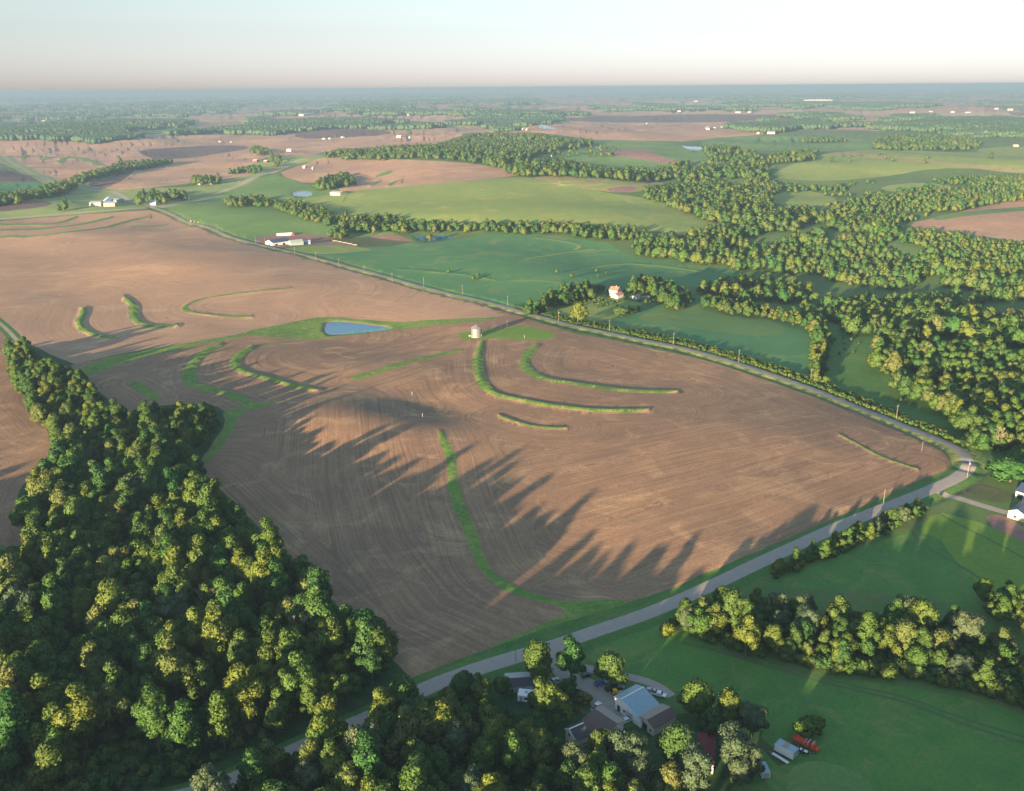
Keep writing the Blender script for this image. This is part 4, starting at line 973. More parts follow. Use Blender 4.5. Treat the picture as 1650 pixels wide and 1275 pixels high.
def buildings():
    W = 'white_siding'
    gable('barn', (1002,1127), (1036,1108), 5.2, 3.0, 8.6, 4.3, 2.7, W, 'blue_metal', 'white barn with pale blue ribbed metal roof beside the gravel yard', ribs=1.0, trim=W,
          doors=[('a', -1.2, 1.2, 2.2, 'door_dark'), ('a', 3.4, 3.0, 2.6, 'grey_siding')], windows=[('a', 1.2, 1.2, .8, .9)])
    gable('shed', (1044,1160), (1080,1140), 4.2, 3.6, 2.6, 3.1, 3.0, 'cream_siding', 'tan_shingle', 'cream shed with tan and brown roof joined below the blue roofed barn', roof_r='brown_shingle', doors=[('a', -1.2, 2.0, 2.2, 'door_dark')], windows=[('a', 1.2, .9, .9, .8)])
    gable('farmhouse', (959,1143), (994,1166), 4.4, 3.0, 8.0, 3.8, 2.5, W, 'tan_shingle', 'low farmhouse with wide brown shingle roof between drive and trees', roof_r='brown_shingle', cat='house',
          windows=[('a', 2.0, 1.1, 1.3, 1.0), ('a', 5.0, 1.1, 1.0, 1.0), ('r', 2.5, 1.1, .8, 1.2), ('r', 5.5, 1.1, .8, 1.2)], doors=[('r', 4.0, 1.0, 2.0, 'door_dark')], chimney=False)
    gable('house_wing', (919,1175), (939,1166), 6.8, 2.3, 3.0, 5.4, 5.0, 'cream_siding', 'dark_shingle', 'tall narrow cream house wing with dark roof and white trim', cat='house', trim=W,
          windows=[('a', -.5, 3.9, .8, 1.1), ('a', 1.4, .9, .8, 1.2), ('r', 1.2, .9, .8, 1.2), ('r', 3.4, .9, .8, 1.2), ('a', -1.3, .9, .7, 1.1)])
    gable('garden_shed', (816,1094), (857,1091), 3.4, 3.0, 3.2, 3.0, 2.7, 'grey_siding', 'grey_siding', 'low grey and dark flat roofed shed right beside the street trees', roof_r='dark_shingle', windows=[('r', 1.5, 1.0, .8, .9)], doors=[('r', 5.0, 1.0, 2.0, 'door_dark')])
    gable('lean_to', (1140,1180), (1137,1228), 3.8, 2.2, 2.6, 3.2, 3.0, 'cream_siding', 'dark_red_roof', 'long low building with dark red roof half hidden under silver trees', windows=[('l', 3, 1.0, .9, .9)])
    # right hand farmhouse
    gable('garage', (1672,786), (1648,778), 6.0, 5.5, 5.5, 3.6, 3.6, W, 'navy_metal', 'white garage with dark roof and two dark doors on the right edge', doors=[('l', 1.6, 2.6, 2.6, 'door_dark'), ('l', 4.6, 2.6, 2.6, 'door_dark')])
    gable('farmhouse', (1640,821), (1664,805), 5.2, 3.6, 4.2, 3.4, 3.2, 'cream_siding', 'navy_metal', 'cream gabled house with blue roof lit by the sun, right edge', cat='house', windows=[('a', -.6, .9, 1.2, 1.1)])
    # pink roofed house
    gable('country_house', (985,461), (998,463), 8.2, 5.5, 5.0, 5.6, 5.6, 'cream_siding', 'pink_roof', 'two storey cream house with reddish roof among garden trees', cat='house', chimney=True,
          windows=[('a', -2.6, 1.3, 1.1, 1.3), ('a', 2.2, 1.3, 1.1, 1.3), ('a', -2.6, 3.9, 1.1, 1.3), ('a', 2.2, 3.9, 1.1, 1.3), ('r', 1.5, 1.3, 1.1, 1.3), ('r', 4.6, 1.3, 1.1, 1.3), ('r', 1.5, 3.9, 1.1, 1.3)])
    gable('garage', (990,473), (1000,470), 4.6, 3.6, 3.4, 2.9, 2.9, W, 'pink_roof', 'attached reddish roofed garage in front of the two storey house', doors=[('r', 2.0, 2.6, 2.2, 'white_siding')], windows=[('a', 0, .9, 1.3, 1.0)])
    gable('shed', (1022,476), (1028,474), 3.6, 2.4, 2.4, 2.6, 2.6, W, 'pink_roof', 'small white shed right of the two storey cream house', doors=[('a', 0, 1.2, 2.0, 'door_dark')])
    gable('shed', (1034,478), (1045,477), 2.8, 1.6, 1.6, 2.5, 2.5, 'galvanised', 'galvanised', 'low pale trailer shed between the small white shed and the trees')
    # feedlot
    gable('barn', (433,386), (462,384), 6.5, 8, 8, 3.6, 3.6, W, 'navy_metal', 'white barn with dark blue roof beside the paved road', doors=[('r', 5, 3.5, 2.8, 'door_dark'), ('r', 16, 3.5, 2.8, 'door_dark'), ('a', 0, 3, 3, 'door_dark')], ribs=2)
    gable('feed_shed', (466,387), (486,386), 6.0, 5, 6, 3.5, 3.5, 'hoop_cover', 'hoop_cover', 'grey green covered shed right of the white barn')
    gable('feed_shed', (489,387), (500,387), 4.6, 4, 4, 3, 3, 'blue_metal', 'paint_silver', 'small bluish shed right of the grey green covered shed')
    gable('feed_shed', (446,376), (470,375), 3.2, 2, 2, 2.8, 2.8, W, W, 'long white trailer behind the white barn with red end', doors=[('r', 20, 4, 2.4, 'paint_red')])
    gable('farm_shed', (537,308), (553,308), 6.0, 8, 8, 4, 4, 'cream_siding', 'tan_shingle', 'cream barn at the edge of the tan field above the long pond')
    gable('farm_shed', (146,324), (164,324), 7.0, 10, 9, 5, 5, 'cream_siding', 'hoop_cover', 'long cream barn with green roof at the left farm')
    gable('farm_shed', (167,325), (185,325), 6.5, 8, 9, 4.5, 4.5, 'cream_siding', 'grey_siding', 'second cream barn right of the green roofed one')
    gable('farm_shed', (180,320), (195,320), 6.5, 8, 8, 4.5, 4.5, 'grey_siding', 'blue_metal', 'bluish metal barn behind the second cream barn')
    gable('farm_shed', (166,321), (177,321), 7, 6, 6, 4.5, 4.5, W, W, 'white shed behind the two cream barns')
    gable('farmhouse', (241,323), (251,323), 7, 5, 5, 4.5, 4.5, W, 'grey_siding', 'white house under the trees at the far road junction', cat='house')
    gable('farm_shed', (994,281), (1003,281), 7, 8, 8, 4, 4, W, W, 'white shed beside the straw coloured terraced field')
    for (x, y, w, c, r, lb) in [
        (270,316,9,W,'blue_metal','pale blue roofed shed beside the hedge beyond the junction'), (300,316,16,W,W,'long low white shed on the green strip beyond the junction'),
        (322,293,6,W,'grey_siding','small white house before the tree clump on the tan field'), (342,292,8,W,W,'white shed at the right end of the clump on the tan field'),
        (412,257,10,'red_metal','grey_siding','red barn on the green beyond the pasture'), (429,258,8,'red_metal',W,'red shed with white roof next to the red barn'),
        (466,240,12,W,W,'white shed by the trees right of the red barn'), (491,267,6,W,W,'small white house standing alone on the tan field'), (504,269,3,W,W,'tiny white shed near the lone white house'),
        (522,222,8,W,'galvanised','left white shed on the mauve plain'), (531,222,5,W,W,'small white shed on the mauve plain'), (552,220,5,W,W,'pale shed right of the two plain sheds'),
        (643,218,12,W,W,'large white house between two round trees on the plain'), (660,220,4,W,W,'small outbuilding right of the white plain house'),
        (354,227,5,W,'grey_siding','white house far out on the left plain'), (372,228,4,W,W,'white shed beside the far left plain house'),
        (1243,211,20,W,'galvanised','long white barn on the right plain'), (1222,213,7,W,W,'white silo shed left of the long white barn'), (1140,204,8,W,W,'white farm building left on the far plain'), (1152,205,6,W,W,'second white farm building on the far plain'), (1162,204,5,W,W,'third small farm building on the far plain'),
        (1194,205,6,W,W,'solitary white shed on the far plain'), (843,206,3,W,W,'pale shed behind the woods left of middle'), (849,207,4,W,W,'pale shed next to the woods pond'), (1042,198,3,W,W,'single bright house on the dark field'),
        (824,190,4,W,W,'bright shed in the distance above the straw field'), (1095,178,8,W,W,'pale farm in the far distance left of the red roofs'), (1190,179,14,W,'pink_roof','pinkish buildings in the far distance'), (1208,179,7,W,'pink_roof','pinkish barn right of the far pink row'),
        (1122,162,12,W,W,'bright row of sheds near the horizon'), (1322,160,10,W,W,'bright buildings near the right horizon'), (1348,155,6,W,W,'tiny white buildings just under the horizon'), (1290,181,6,W,W,'white farm beside a far tree belt'),
        (1471,180,12,W,W,'long white shed left in the distant hamlet'), (1500,179,8,W,W,'white shed in the middle of the distant hamlet'), (1535,179,8,W,W,'white shed right of the hamlet trees'), (1560,180,12,W,'grey_siding','pale barn at the right end of the hamlet'), (1499,187,6,W,'galvanised','grey shed in front of the hamlet'),
        (1606,174,10,W,W,'white elevator buildings on the far right'), (1628,175,14,W,W,'low white sheds beside the far elevator'), (1557,224,4,W,W,'small house in the wood on the right'), (1637,233,12,'cream_siding',W,'white house on the green rise at right edge'),
        (502,182,12,W,W,'white long shed in the left far distance'), (595,180,8,W,W,'white farm group in the far distance'), (604,180,5,W,W,'little white shed of the far farm group'), (659,184,8,W,W,'pale shed on the far mauve field'), (690,184,5,W,W,'small pale shed on the far mauve field'),
        (657,166,6,W,W,'bright speck of a house under the horizon'), (680,166,5,W,W,'second bright house under the horizon'), (714,163,6,W,W,'third bright house under the horizon'), (345,168,10,W,W,'pale sheds left under the horizon'), (372,162,8,W,W,'pale buildings left below the horizon line'), (76,193,8,W,W,'pale farm at the far left'), (294,182,6,W,W,'pale farm by the far left wood'),
        (870,253,5,'cream_siding','brown_shingle','brown farm building among the hillside trees'), (888,250,4,W,W,'small white building on the wooded hillside'), (877,252,4,'cream_siding','pink_roof','reddish farm building among the hillside trees')]:
        w = w * .62; P = at([(x - w / 2, y), (x + w / 2, y)], 4); d = math.hypot(*(P[1] - P[0])); hgt = max(5.5, min(d * .35, 12)); dep = max(5, d * .28)
        gable('farm_building', (x - w / 2, y), (x + w / 2, y), hgt, dep, dep, hgt * .6, hgt * .6, 'far_white' if c == W else c, 'far_white' if r == W else r, lb, 'distant farm buildings')
buildings()
print('T buildings %.1f' % (time.time() - _T0))

def grain_bin():
    b = at1(768, 542.5); R = 4.1; h = 6.8
    o = empty('grain_bin', b, math.radians(-20)); BUILT.append((b.x, b.y, 6))
    m = MB(); m.tube((0,0,-.3),(0,0,.25),R+.25,R+.25,32); m.build('foundation', 'concrete', o)
    n = 40; k = 34
    V = []; F = []
    for j in range(k + 1):
        z = .25 + (h - .25) * j / k; rr = R + (.06 if j % 2 else 0)
        for i in range(n): a = 2 * math.pi * i / n; V.append((rr * math.cos(a), rr * math.sin(a), z))
    for j in range(k):
        for i in range(n): F.append((j*n+i, j*n+(i+1)%n, (j+1)*n+(i+1)%n, (j+1)*n+i))
    m = MB(); m.add(V, F); m.build('wall', 'galvanised', o)
    for j in range(1, 6):
        q = MB(); q.tube((0,0,h*j/6-.05),(0,0,h*j/6+.05),R+.1,R+.1,40,False); q.build('hoop', 'galvanised', o)
    m = MB(); ap = (0,0,h+2.6); n = 24
    for i in range(n):
        a0, a1 = 2*math.pi*i/n, 2*math.pi*(i+1)/n
        m.add([((R+.3)*math.cos(a0),(R+.3)*math.sin(a0),h-.05),((R+.3)*math.cos(a1),(R+.3)*math.sin(a1),h-.05),(.45*math.cos(a1),.45*math.sin(a1),h+2.3),(.45*math.cos(a0),.45*math.sin(a0),h+2.3)],[(0,1,2,3)])
    r = m.build('roof', 'galvanised', o)
    q = MB()
    for i in range(n):
        a = 2*math.pi*i/n; q.tube(((R+.3)*math.cos(a),(R+.3)*math.sin(a),h),(.45*math.cos(a),.45*math.sin(a),h+2.36),.05,.04,4)
    q.build('roof_ribs', 'galvanised', r)
    m = MB(); m.tube((0,0,h+2.2),(0,0,h+2.7),.5,.5,12); m.tube((0,0,h+2.7),(0,0,h+2.95),.62,.2,12); m.build('roof_cap', 'galvanised', o)
    m = MB(); m.box(R-.12,-.5,.5,R+.18,.5,2.3); m.build('door', 'paint_silver', o)
    m = MB(); 
    for s in (-.22,.22): m.tube((R*math.cos(1.2)+.2,R*math.sin(1.2)+s+.2,.3),(R*math.cos(1.2)+.2,R*math.sin(1.2)+s+.2,h),.03,.03,4)
    for i in range(18): z=.6+i*.35; m.tube((R*math.cos(1.2)+.2,R*math.sin(1.2)-.02,z),(R*math.cos(1.2)+.2,R*math.sin(1.2)+.42,z),.02,.02,4)
    m.build('ladder', 'galvanised', o)
    m = MB(); m.box(-.5,-.5,.1,.5,.5,1.0); f = m.build('fan_unit', 'paint_silver', o, (-R-1.1,-1.2,0)); m2 = MB(); m2.tube((0.4,0.2,.55),(1.2,.5,.55),.3,.3,10); m2.build('fan_duct','paint_silver',f)
    tag(o, 'round galvanised grain bin with conical roof standing in the ploughed field', 'grain bin')
grain_bin()

def pole_meshes():
    m = MB(); m.tube((0,0,-1),(0,0,9.3),.15,.10,8); p = m.build('pole', 'pole_wood')
    c = MB(); c.box(-1.15,-.07,8.4,1.15,.07,8.56); a = c.build('crossarm', 'pole_wood')
    i = MB()
    for x in (-1.0,0,1.0): i.tube((x,0,8.56 if x else 9.3),(x,0,8.78 if x else 9.5),.07,.04,6)
    s = i.build('insulators', 'porcelain')
    t = MB(); t.tube((0,-.38,7.0),(0,-.38,7.9),.24,.24,10); tr = t.build('transformer', 'paint_silver')
    ms = [q.data for q in (p, a, s, tr)]
    for q in (p, a, s, tr): bpy.data.objects.remove(q)
    return ms
def poles():
    pm, am, im, tm = pole_meshes()
    L = [((412,392),0,'pole left of the white feedlot barn on the paved road'),((427,394),0,'pole close beside the white feedlot barn gable'),((442,402),0,'pole in front of the white feedlot barn'),((475,411),0,'first pole beyond the feedlot barn by the light green strip'),((509,419),0,'second pole beyond the feedlot along the green crop'),
         ((546,430),0,'third pole beyond the feedlot along the green crop'),((587,442),0,'fourth pole beyond the feedlot along the green crop'),((632,454),0,'fifth pole beyond the feedlot along the green crop'),((683,463),0,'sixth pole beyond the feedlot along the green crop'),((745,474),0,'pole above the upper corner of the ploughed field'),
         ((818,493),0,'pole beside the hedge left of the house lawn'),((900,519),1,'pole on the house lawn edge left of the lone tree'),((982,533),0,'pole in the yellow weeds right of the lone lawn tree'),((1085,556),0,'pole in the weeds halfway along the green crop'),((1190,585),0,'pole in the weeds before the crop field corner'),
         ((1306,616),0,'pole at the end of the tree row around the crop'),((1444,676),0,'pole on the verge beside the dark valley meadow'),((1558,771),1,'tall pole inside the bend where the two roads meet'),((1422,821),0,'pole beside the gravel street next to the hedge'),((831,1067),0,'pole beside the gravel street near the grey shed'),
         ((817,528),0,'thin pole in the field right of the grain bin'),((1485,728),0,'pole on the verge shortly before the road bend'),
         ((167,343),0,'pole by the far gravel road under the cream barns'),((94,347),0,'left middle pole of the far gravel road'),((21,352),0,'leftmost pole of the far gravel road'),((263,334),0,'pole right at the far road junction'),((305,326),0,'pole on the far road just beyond the junction'),((352,311),0,'pole halfway up the far road'),((386,298),0,'pole near the top of the far road'),((325,364),0,'pole on the pasture side just below the junction'),((351,373),0,'pole beside the straw heap below the junction'),
         ((1023,489),0,'short yard pole beside the small white shed'),((892,1094),0,'thin yard pole at the farmyard entrance')]
    for (p, t, lb) in L:
        b = at1(*p); sc_ = .62 if 'short' in lb or 'thin' in lb else 1
        o = empty('utility_pole', b, math.radians(rng.uniform(25, 60))); o.scale = (sc_, sc_, sc_)
        link('pole', pm, o); link('crossarm', am, o); link('insulators', im, o)
        if t: link('transformer', tm, o)
        tag(o, 'wooden utility ' + lb if lb.startswith('pole') else lb.replace('pole', 'wooden pole', 1), 'utility pole', 'utility poles along the roads')
poles()
print('T poles %.1f' % (time.time() - _T0))

def wheel_mesh(r=.34, w=.22):
    m = MB(); m.tube((-w/2,0,0),(w/2,0,0),r,r,14); a = m.build('wheel', 'tyre'); me = a.data; bpy.data.objects.remove(a)
    q = MB(); q.tube((-w/2-.01,0,0),(w/2+.01,0,0),r*.55,r*.55,10); b = q.build('rim', 'paint_silver'); m2 = b.data; bpy.data.objects.remove(b); return me, m2
WH, RIM = wheel_mesh()
def add_wheels(o, xs, ys, r=.34):
    for x in xs:
        for y in ys:
            w = link('wheel', WH, o, (x, y, r)); w.scale = (1, r/.34, r/.34); link('rim', RIM, w)

def car(px, rz, paint, label, kind='car', s=1.0, cat='car'):
    b = at1(*px); o = empty('pickup_truck' if kind == 'pickup' else 'parked_car', b, math.radians(rz)); o.scale = (s, s, s)
    L = 5.4 if kind == 'pickup' else 4.6; w = .92
    if kind == 'pickup':
        prof = [(-2.7,.45),(2.7,.45),(2.72,.95),(1.5,1.08),(.95,1.72),(-.5,1.75),(-.62,1.08),(-2.7,1.05)]
    else:
        prof = [(-2.3,.4),(2.3,.4),(2.32,.8),(1.25,.98),(.55,1.45),(-1.1,1.47),(-1.85,1.02),(-2.28,.92)]
    m = MB(); n = len(prof)
    vs_ = []
    for x, k in ((-w, 0), (w, 0)):
        for (y, z) in prof: vs_.append((x * (.82 if z > 1.3 else 1), y, z))
    m.add(vs_, [tuple(range(n)), tuple(range(n, 2*n))[::-1]] + [(i, n+i, n+(i+1)%n, (i+1)%n) for i in range(n)])
    m.build('body', paint, o, bevel=.06)
    g = MB()
    if kind == 'pickup':
        g.add([(-.72,.99,1.66),(.72,.99,1.66),(.86,1.46,1.14),(-.86,1.46,1.14)],[(0,1,2,3)]); g.add([(-.7,-.53,1.7),(.7,-.53,1.7),(.86,-.63,1.15),(-.86,-.63,1.15)],[(3,2,1,0)])
        bed = MB(); bed.box(-.78,-2.6,1.06,.78,-.75,1.09); bed.build('load_bed', 'door_dark', o)
    else:
        g.add([(-.7,.58,1.42),(.7,.58,1.42),(.86,1.22,1.02),(-.86,1.22,1.02)],[(0,1,2,3)]); g.add([(-.7,-1.16,1.44),(.7,-1.16,1.44),(.84,-1.82,1.06),(-.84,-1.82,1.06)],[(3,2,1,0)])
    for v in range(len(g.v)): g.v[v] = (g.v[v][0], g.v[v][1] * 1.01, g.v[v][2] + .03)
    g.build('windscreen', 'glass_dark', o)
    for sx in (-1, 1):
        q = MB(); y0, y1 = ((-.4,.85) if kind == 'pickup' else (-1.2,.55)); q.add([(sx*.93,y0-.1,1.1),(sx*.93,y1+.35,1.1),(sx*.79,y1,1.5 if kind=='pickup' else 1.38),(sx*.79,y0+.05,1.5 if kind=='pickup' else 1.38)],[(0,1,2,3)]); q.build('side_window','glass_dark',o)
        hl = MB(); hl.box(sx*.6-.15, L/2-.02, .68, sx*.6+.15, L/2+.05, .82); hl.build('headlight','porcelain',o)
    add_wheels(o, (-.85, .85), ((-1.6, 1.7) if kind == 'pickup' else (-1.4, 1.4)))
    BUILT.append((b.x, b.y, 1.5)); tag(o, label, cat); return o
def vehicles():
    car((968,1103), -70, 'paint_blue', 'blue car parked at the yard edge under the broad tree')
    car((989,1112), -80, 'paint_black', 'black pickup truck parked right of the blue car', 'pickup', 1.05, 'pickup truck')
    car((945,1090), -60, 'paint_black', 'small black car by the farmyard entrance', s=.8)
    car((961,1141), -35, 'paint_white', 'white pickup truck parked against the brown farmhouse roof', 'pickup', .85, 'pickup truck')
    car((1010,1163), -60, 'paint_white', 'white car parked in front of the cream shed', s=.95)
    car((1061,1121), -115, 'paint_white', 'white pickup truck behind the blue roofed barn', 'pickup', .9, 'pickup truck')
    car((1047,1114), -100, 'paint_silver', 'silver car behind the blue roofed barn', s=.8)
    car((893,1098), -50, 'paint_silver', 'silver car left of the yard under the entrance trees', s=.75)
    # tractor
    b = at1(993,1121); o = empty('tractor', b, math.radians(-70)); 
    m = MB(); m.box(-.42,0,.75,.42,1.9,1.35); m.build('bonnet','paint_yellow',o,bevel=.08)
    m = MB(); m.box(-.55,-1.1,.6,.55,.05,1.15); m.build('chassis','paint_yellow',o,bevel=.05)
    m = MB()
    for x in (-.55,.55):
        for y in (-1.0,0): m.tube((x,y,1.1),(x,y,2.25),.05,.05,5)
    m.box(-.7,-1.15,2.25,.7,.15,2.35); m.build('canopy','paint_yellow',o)
    m = MB(); m.tube((0,1.5,1.35),(0,1.5,2.0),.05,.05,6); m.build('exhaust','door_dark',o)
    add_wheels(o, (-.8,.8), (-.7,), .75); add_wheels(o, (-.6,.6), (1.5,), .42)
    tag(o, 'yellow tractor standing left of the blue roofed barn', 'tractor')
    # red truck with grey stake bed
    b = at1(1297,1203); o = empty('farm_truck', b, math.radians(-132)); BUILT.append((b.x,b.y,4))
    m = MB(); m.box(-1.1,-3.6,1.0,1.1,1.6,1.15)
    for x in (-1.1,1.04): m.box(x,-3.6,1.15,x+.06,1.6,1.9)
    m.box(-1.1,-3.6,1.15,1.1,-3.54,1.9); m.box(-1.1,1.54,1.15,1.1,1.6,2.1); m.build('grain_box','paint_red',o)
    m = MB(); m.box(-1.0,-3.5,1.2,1.0,1.5,1.62); m.build('load','paint_red',o,bevel=.1)
    m = MB(); m.prism([(-1.0,.7),(1.0,.7),(1.0,1.5),(.85,2.3),(-.85,2.3),(-1.0,1.5)],1.8,3.0); m.build('cab','paint_red',o,bevel=.08)
    m = MB(); m.box(-.85,3.0,.7,.85,4.1,1.45); m.build('bonnet','paint_red',o,bevel=.12)
    m = MB(); m.add([(-.8,3.01,1.6),(.8,3.01,1.6),(.75,3.01,2.15),(-.75,3.01,2.15)],[(0,1,2,3)]); m.build('windscreen','glass_dark',o)
    m = MB(); m.box(-1.05,2.3,2.32,1.05,2.42,2.7); m.box(-1.2,.9,1.9,1.2,1.1,2.5); m.box(-1.2,.0,1.9,1.2,.15,2.3); m.build('rack','paint_silver',o)
    m = MB(); m.box(-.45,-3.6,.75,.45,3.6,.95); m.build('chassis','door_dark',o)
    add_wheels(o, (-.95,.95), (-2.4,-1.5,3.2), .48)
    tag(o, 'red farm truck with grain box parked in the pasture by the lone tree', 'truck')
    # trailers
    def box_trailer(px, rz, L, w, h, label, dark=False):
        b = at1(*px); o = empty('cargo_trailer', b, math.radians(rz)); BUILT.append((b.x,b.y,L*.55))
        m = MB(); m.box(-w/2,-L/2,.7,w/2,L/2,.7+h); m.build('body','paint_white',o,bevel=.05)
        m = MB(); m.box(-w/2+.05,-L/2+.05,.7+h+.002,w/2-.05,L/2-.05,.75+h); m.build('roof_panel','blue_metal',o)
        if dark:
            m = MB(); m.box(-w/2+.2,-.6,.76+h,w/2-.2,.9,.80+h); m.build('roof_patch','tan_shingle',o)
        r = MB(); n = int(L/.6)
        for i in range(n+1):
            y = -L/2 + L*i/n
            for x in (-w/2-.03, w/2-.03): r.box(x,y-.03,.72,x+.06,y+.03,.68+h)
        n = int(w/.6)
        for i in range(n+1):
            x = -w/2 + w*i/n; r.box(x-.03,-L/2-.04,.72,x+.03,-L/2+.02,.68+h)
        r.build('side_ribs','paint_white',o)
        m = MB(); m.box(-w/2+.25,-L/2-.06,.78,-.03,-L/2-.045,.6+h); m.build('door','paint_silver',o); m = MB(); m.box(.03,-L/2-.06,.78,w/2-.25,-L/2-.045,.6+h); m.build('door','paint_silver',o)
        m = MB(); m.tube((0,L/2,.6),(0,L/2+1.1,.5),.06,.05,6); m.build('drawbar','door_dark',o)
        add_wheels(o,(-w/2+.1,w/2-.1),(-.6,.4),.38); tag(o,label,'trailer'); return o
    box_trailer((1266,1216), 45, 5.8, 2.9, 2.4, 'white box trailer with blue grey roof in the pasture beside the red truck', True)
    box_trailer((1230,1249), 3, 4.2, 2.2, 2.1, 'small white box trailer alone right of the silver trees')
    b = at1(1257,1224); o = empty('flat_trailer', b, math.radians(40)); m = MB(); m.box(-.5,-2.6,.45,.5,2.6,.6); m.build('deck','paint_white',o)
    m = MB(); m.tube((0,2.6,.5),(0,3.6,.45),.06,.05,6); m.build('drawbar','paint_silver',o); add_wheels(o,(-.6,.6),(0,),.3); tag(o,'narrow white flat trailer lying along the white box trailer','trailer')
    b = at1(1294,1214); o = empty('lawn_tractor', b, math.radians(-130)); m = MB(); m.box(-.5,-1.2,.4,.5,1.3,.9); m.build('chassis','paint_black',o,bevel=.06)
    m = MB(); m.box(-.35,.2,.9,.35,1.2,1.3); m.build('bonnet','paint_white',o,bevel=.06); m = MB(); m.box(-.3,-1.0,.9,.3,-.4,1.35); m.build('seat','paint_white',o,bevel=.05); add_wheels(o,(-.65,.65),(-.8,.9),.45); tag(o,'small black and white tractor between the white trailer and red truck','tractor')
    # camper
    b = at1(848,1128); o = empty('camper_trailer', b, math.radians(80)); BUILT.append((b.x,b.y,3.5))
    m = MB(); m.box(-1.8,-2.6,.45,1.8,2.6,2.9); m.build('body','paint_white',o,bevel=.25)
    m = MB(); m.box(-1.84,-.9,1.5,-1.805,.4,2.2); m.build('window','glass_dark',o); m = MB(); m.box(-1.84,1.0,.6,-1.805,1.7,2.4); m.build('door','paint_silver',o)
    m = MB(); m.box(-.4,-.4,2.9,.4,.4,3.15); m.build('roof_vent','paint_silver',o); m = MB(); m.tube((0,2.6,.5),(0,3.6,.45),.07,.05,6); m.build('drawbar','door_dark',o); add_wheels(o,(-1.6,1.6),(-.4,.4),.36); tag(o,'white camper trailer in front of the low grey shed','camper')
    # scrap heap pieces, tank, feeders, bales
    for (p, lb) in [((917,1122),'rusty scrap frame left of the yard'),((922,1132),'rusty implement leaning among bushes by the yard'),((930,1146),'rusty scrap piece behind the brown farmhouse roof')]:
        b = at1(*p); o = empty('rusty_implement', b, rng.random()*3); m = MB()
        for i in range(9):
            a = rng.uniform(-1.4,1.4,2); c = rng.uniform(-1.4,1.4,2); m.tube((a[0],a[1],rng.uniform(.2,1.2)),(c[0],c[1],rng.uniform(.2,1.3)),.08,.08,5)
        m.build('frame','rust',o); q = MB(); q.box(-.8,-.4,.5,.6,.4,.6); q.build('plate','rust',o); add_wheels(o,(-.9,.9),(0,),.45); tag(o, lb, 'farm implement')
    # red oval sign and flower bed in front of the barn gable
    b = at1(998,1146); o = empty('oval_sign', b, math.radians(-50)); m = MB(); n = 16
    V = [(math.cos(t)*1.1,0,1.9+math.sin(t)*.6) for t in [2*math.pi*i/n for i in range(n)]] + [(math.cos(t)*1.1,.08,1.9+math.sin(t)*.6) for t in [2*math.pi*i/n for i in range(n)]]
    m.add(V,[tuple(range(n)),tuple(range(n,2*n))[::-1]]+[(i,n+i,n+(i+1)%n,(i+1)%n) for i in range(n)]); m.build('board','paint_red',o)
    m = MB(); m.tube((-.6,.1,-.3),(-.6,.1,1.7),.05,.05,5); m.tube((.6,.1,-.3),(.6,.1,1.7),.05,.05,5); m.build('posts','pole_wood',o); tag(o,'red oval board on posts before the barn gable','sign')
    # riser pipes in the field
    for (p, lb) in [((664,637),'upper white riser pipe in the middle of the ploughed field'),((681,672),'lower white riser pipe in the middle of the ploughed field'),((845,545),'small white riser pipe on the bin grass strip')]:
        b = at1(*p); o = empty('riser_pipe', b); m = MB(); m.tube((0,0,-.3),(0,0,1.9),.12,.12,8); m.build('pipe','paint_silver',o); m = MB(); m.tube((0,0,1.9),(0,0,2.05),.18,.08,8); m.build('cap','paint_white',o); tag(o, lb, 'riser pipe')
    # feed bunks at the feedlot
    for i, (x, y) in enumerate([(533,387.5),(540,388.8),(548,390.2),(556,391.8),(564,393.4),(572,395.2)]):
        b = at1(x,y); o = empty('feed_bunk', b, math.radians(-22)); m = MB(); m.prism([(-.9,0),(.9,0),(1.1,1.0),(.95,1.0),(.75,.2),(-.75,.2),(-.95,1.0),(-1.1,1.0)],-3.4,3.4); m.build('trough','pole_wood',o); o.rotation_euler.z=math.radians(-115); o['label']=['leftmost feed bunk in the pale line beside the feedlot, nearest the sheds','second pale feed bunk from the sheds beside the feedlot','third pale feed bunk from the sheds beside the feedlot','fourth pale feed bunk from the sheds beside the feedlot','fifth pale feed bunk from the sheds beside the feedlot','rightmost feed bunk in the pale line beside the feedlot, farthest from sheds'][i]; o['category']='feed bunk'; o['group']='feed bunks at the feedlot'
    # hedge-side round bales / straw heap by the junction
    for i,(x,y) in enumerate([(308,358),(314,357.5),(320,359)]):
        b = at1(x,y); o = empty('hay_bale', b, rng.random()*3); m = MB(); m.tube((-.9,0,1.1),(.9,0,1.1),1.1,1.1,14); k = m.build('bale','straw',o); m=MB(); m.tube((-.92,0,1.1),(-.9,0,1.1),.8,1.05,14); m.build('bale_end','straw',o)
        tag(o,['left','middle','right'][i]+' round straw bale of three beside the road below the junction','bale','straw bales by the road')
vehicles()
print('T vehicles %.1f' % (time.time() - _T0))

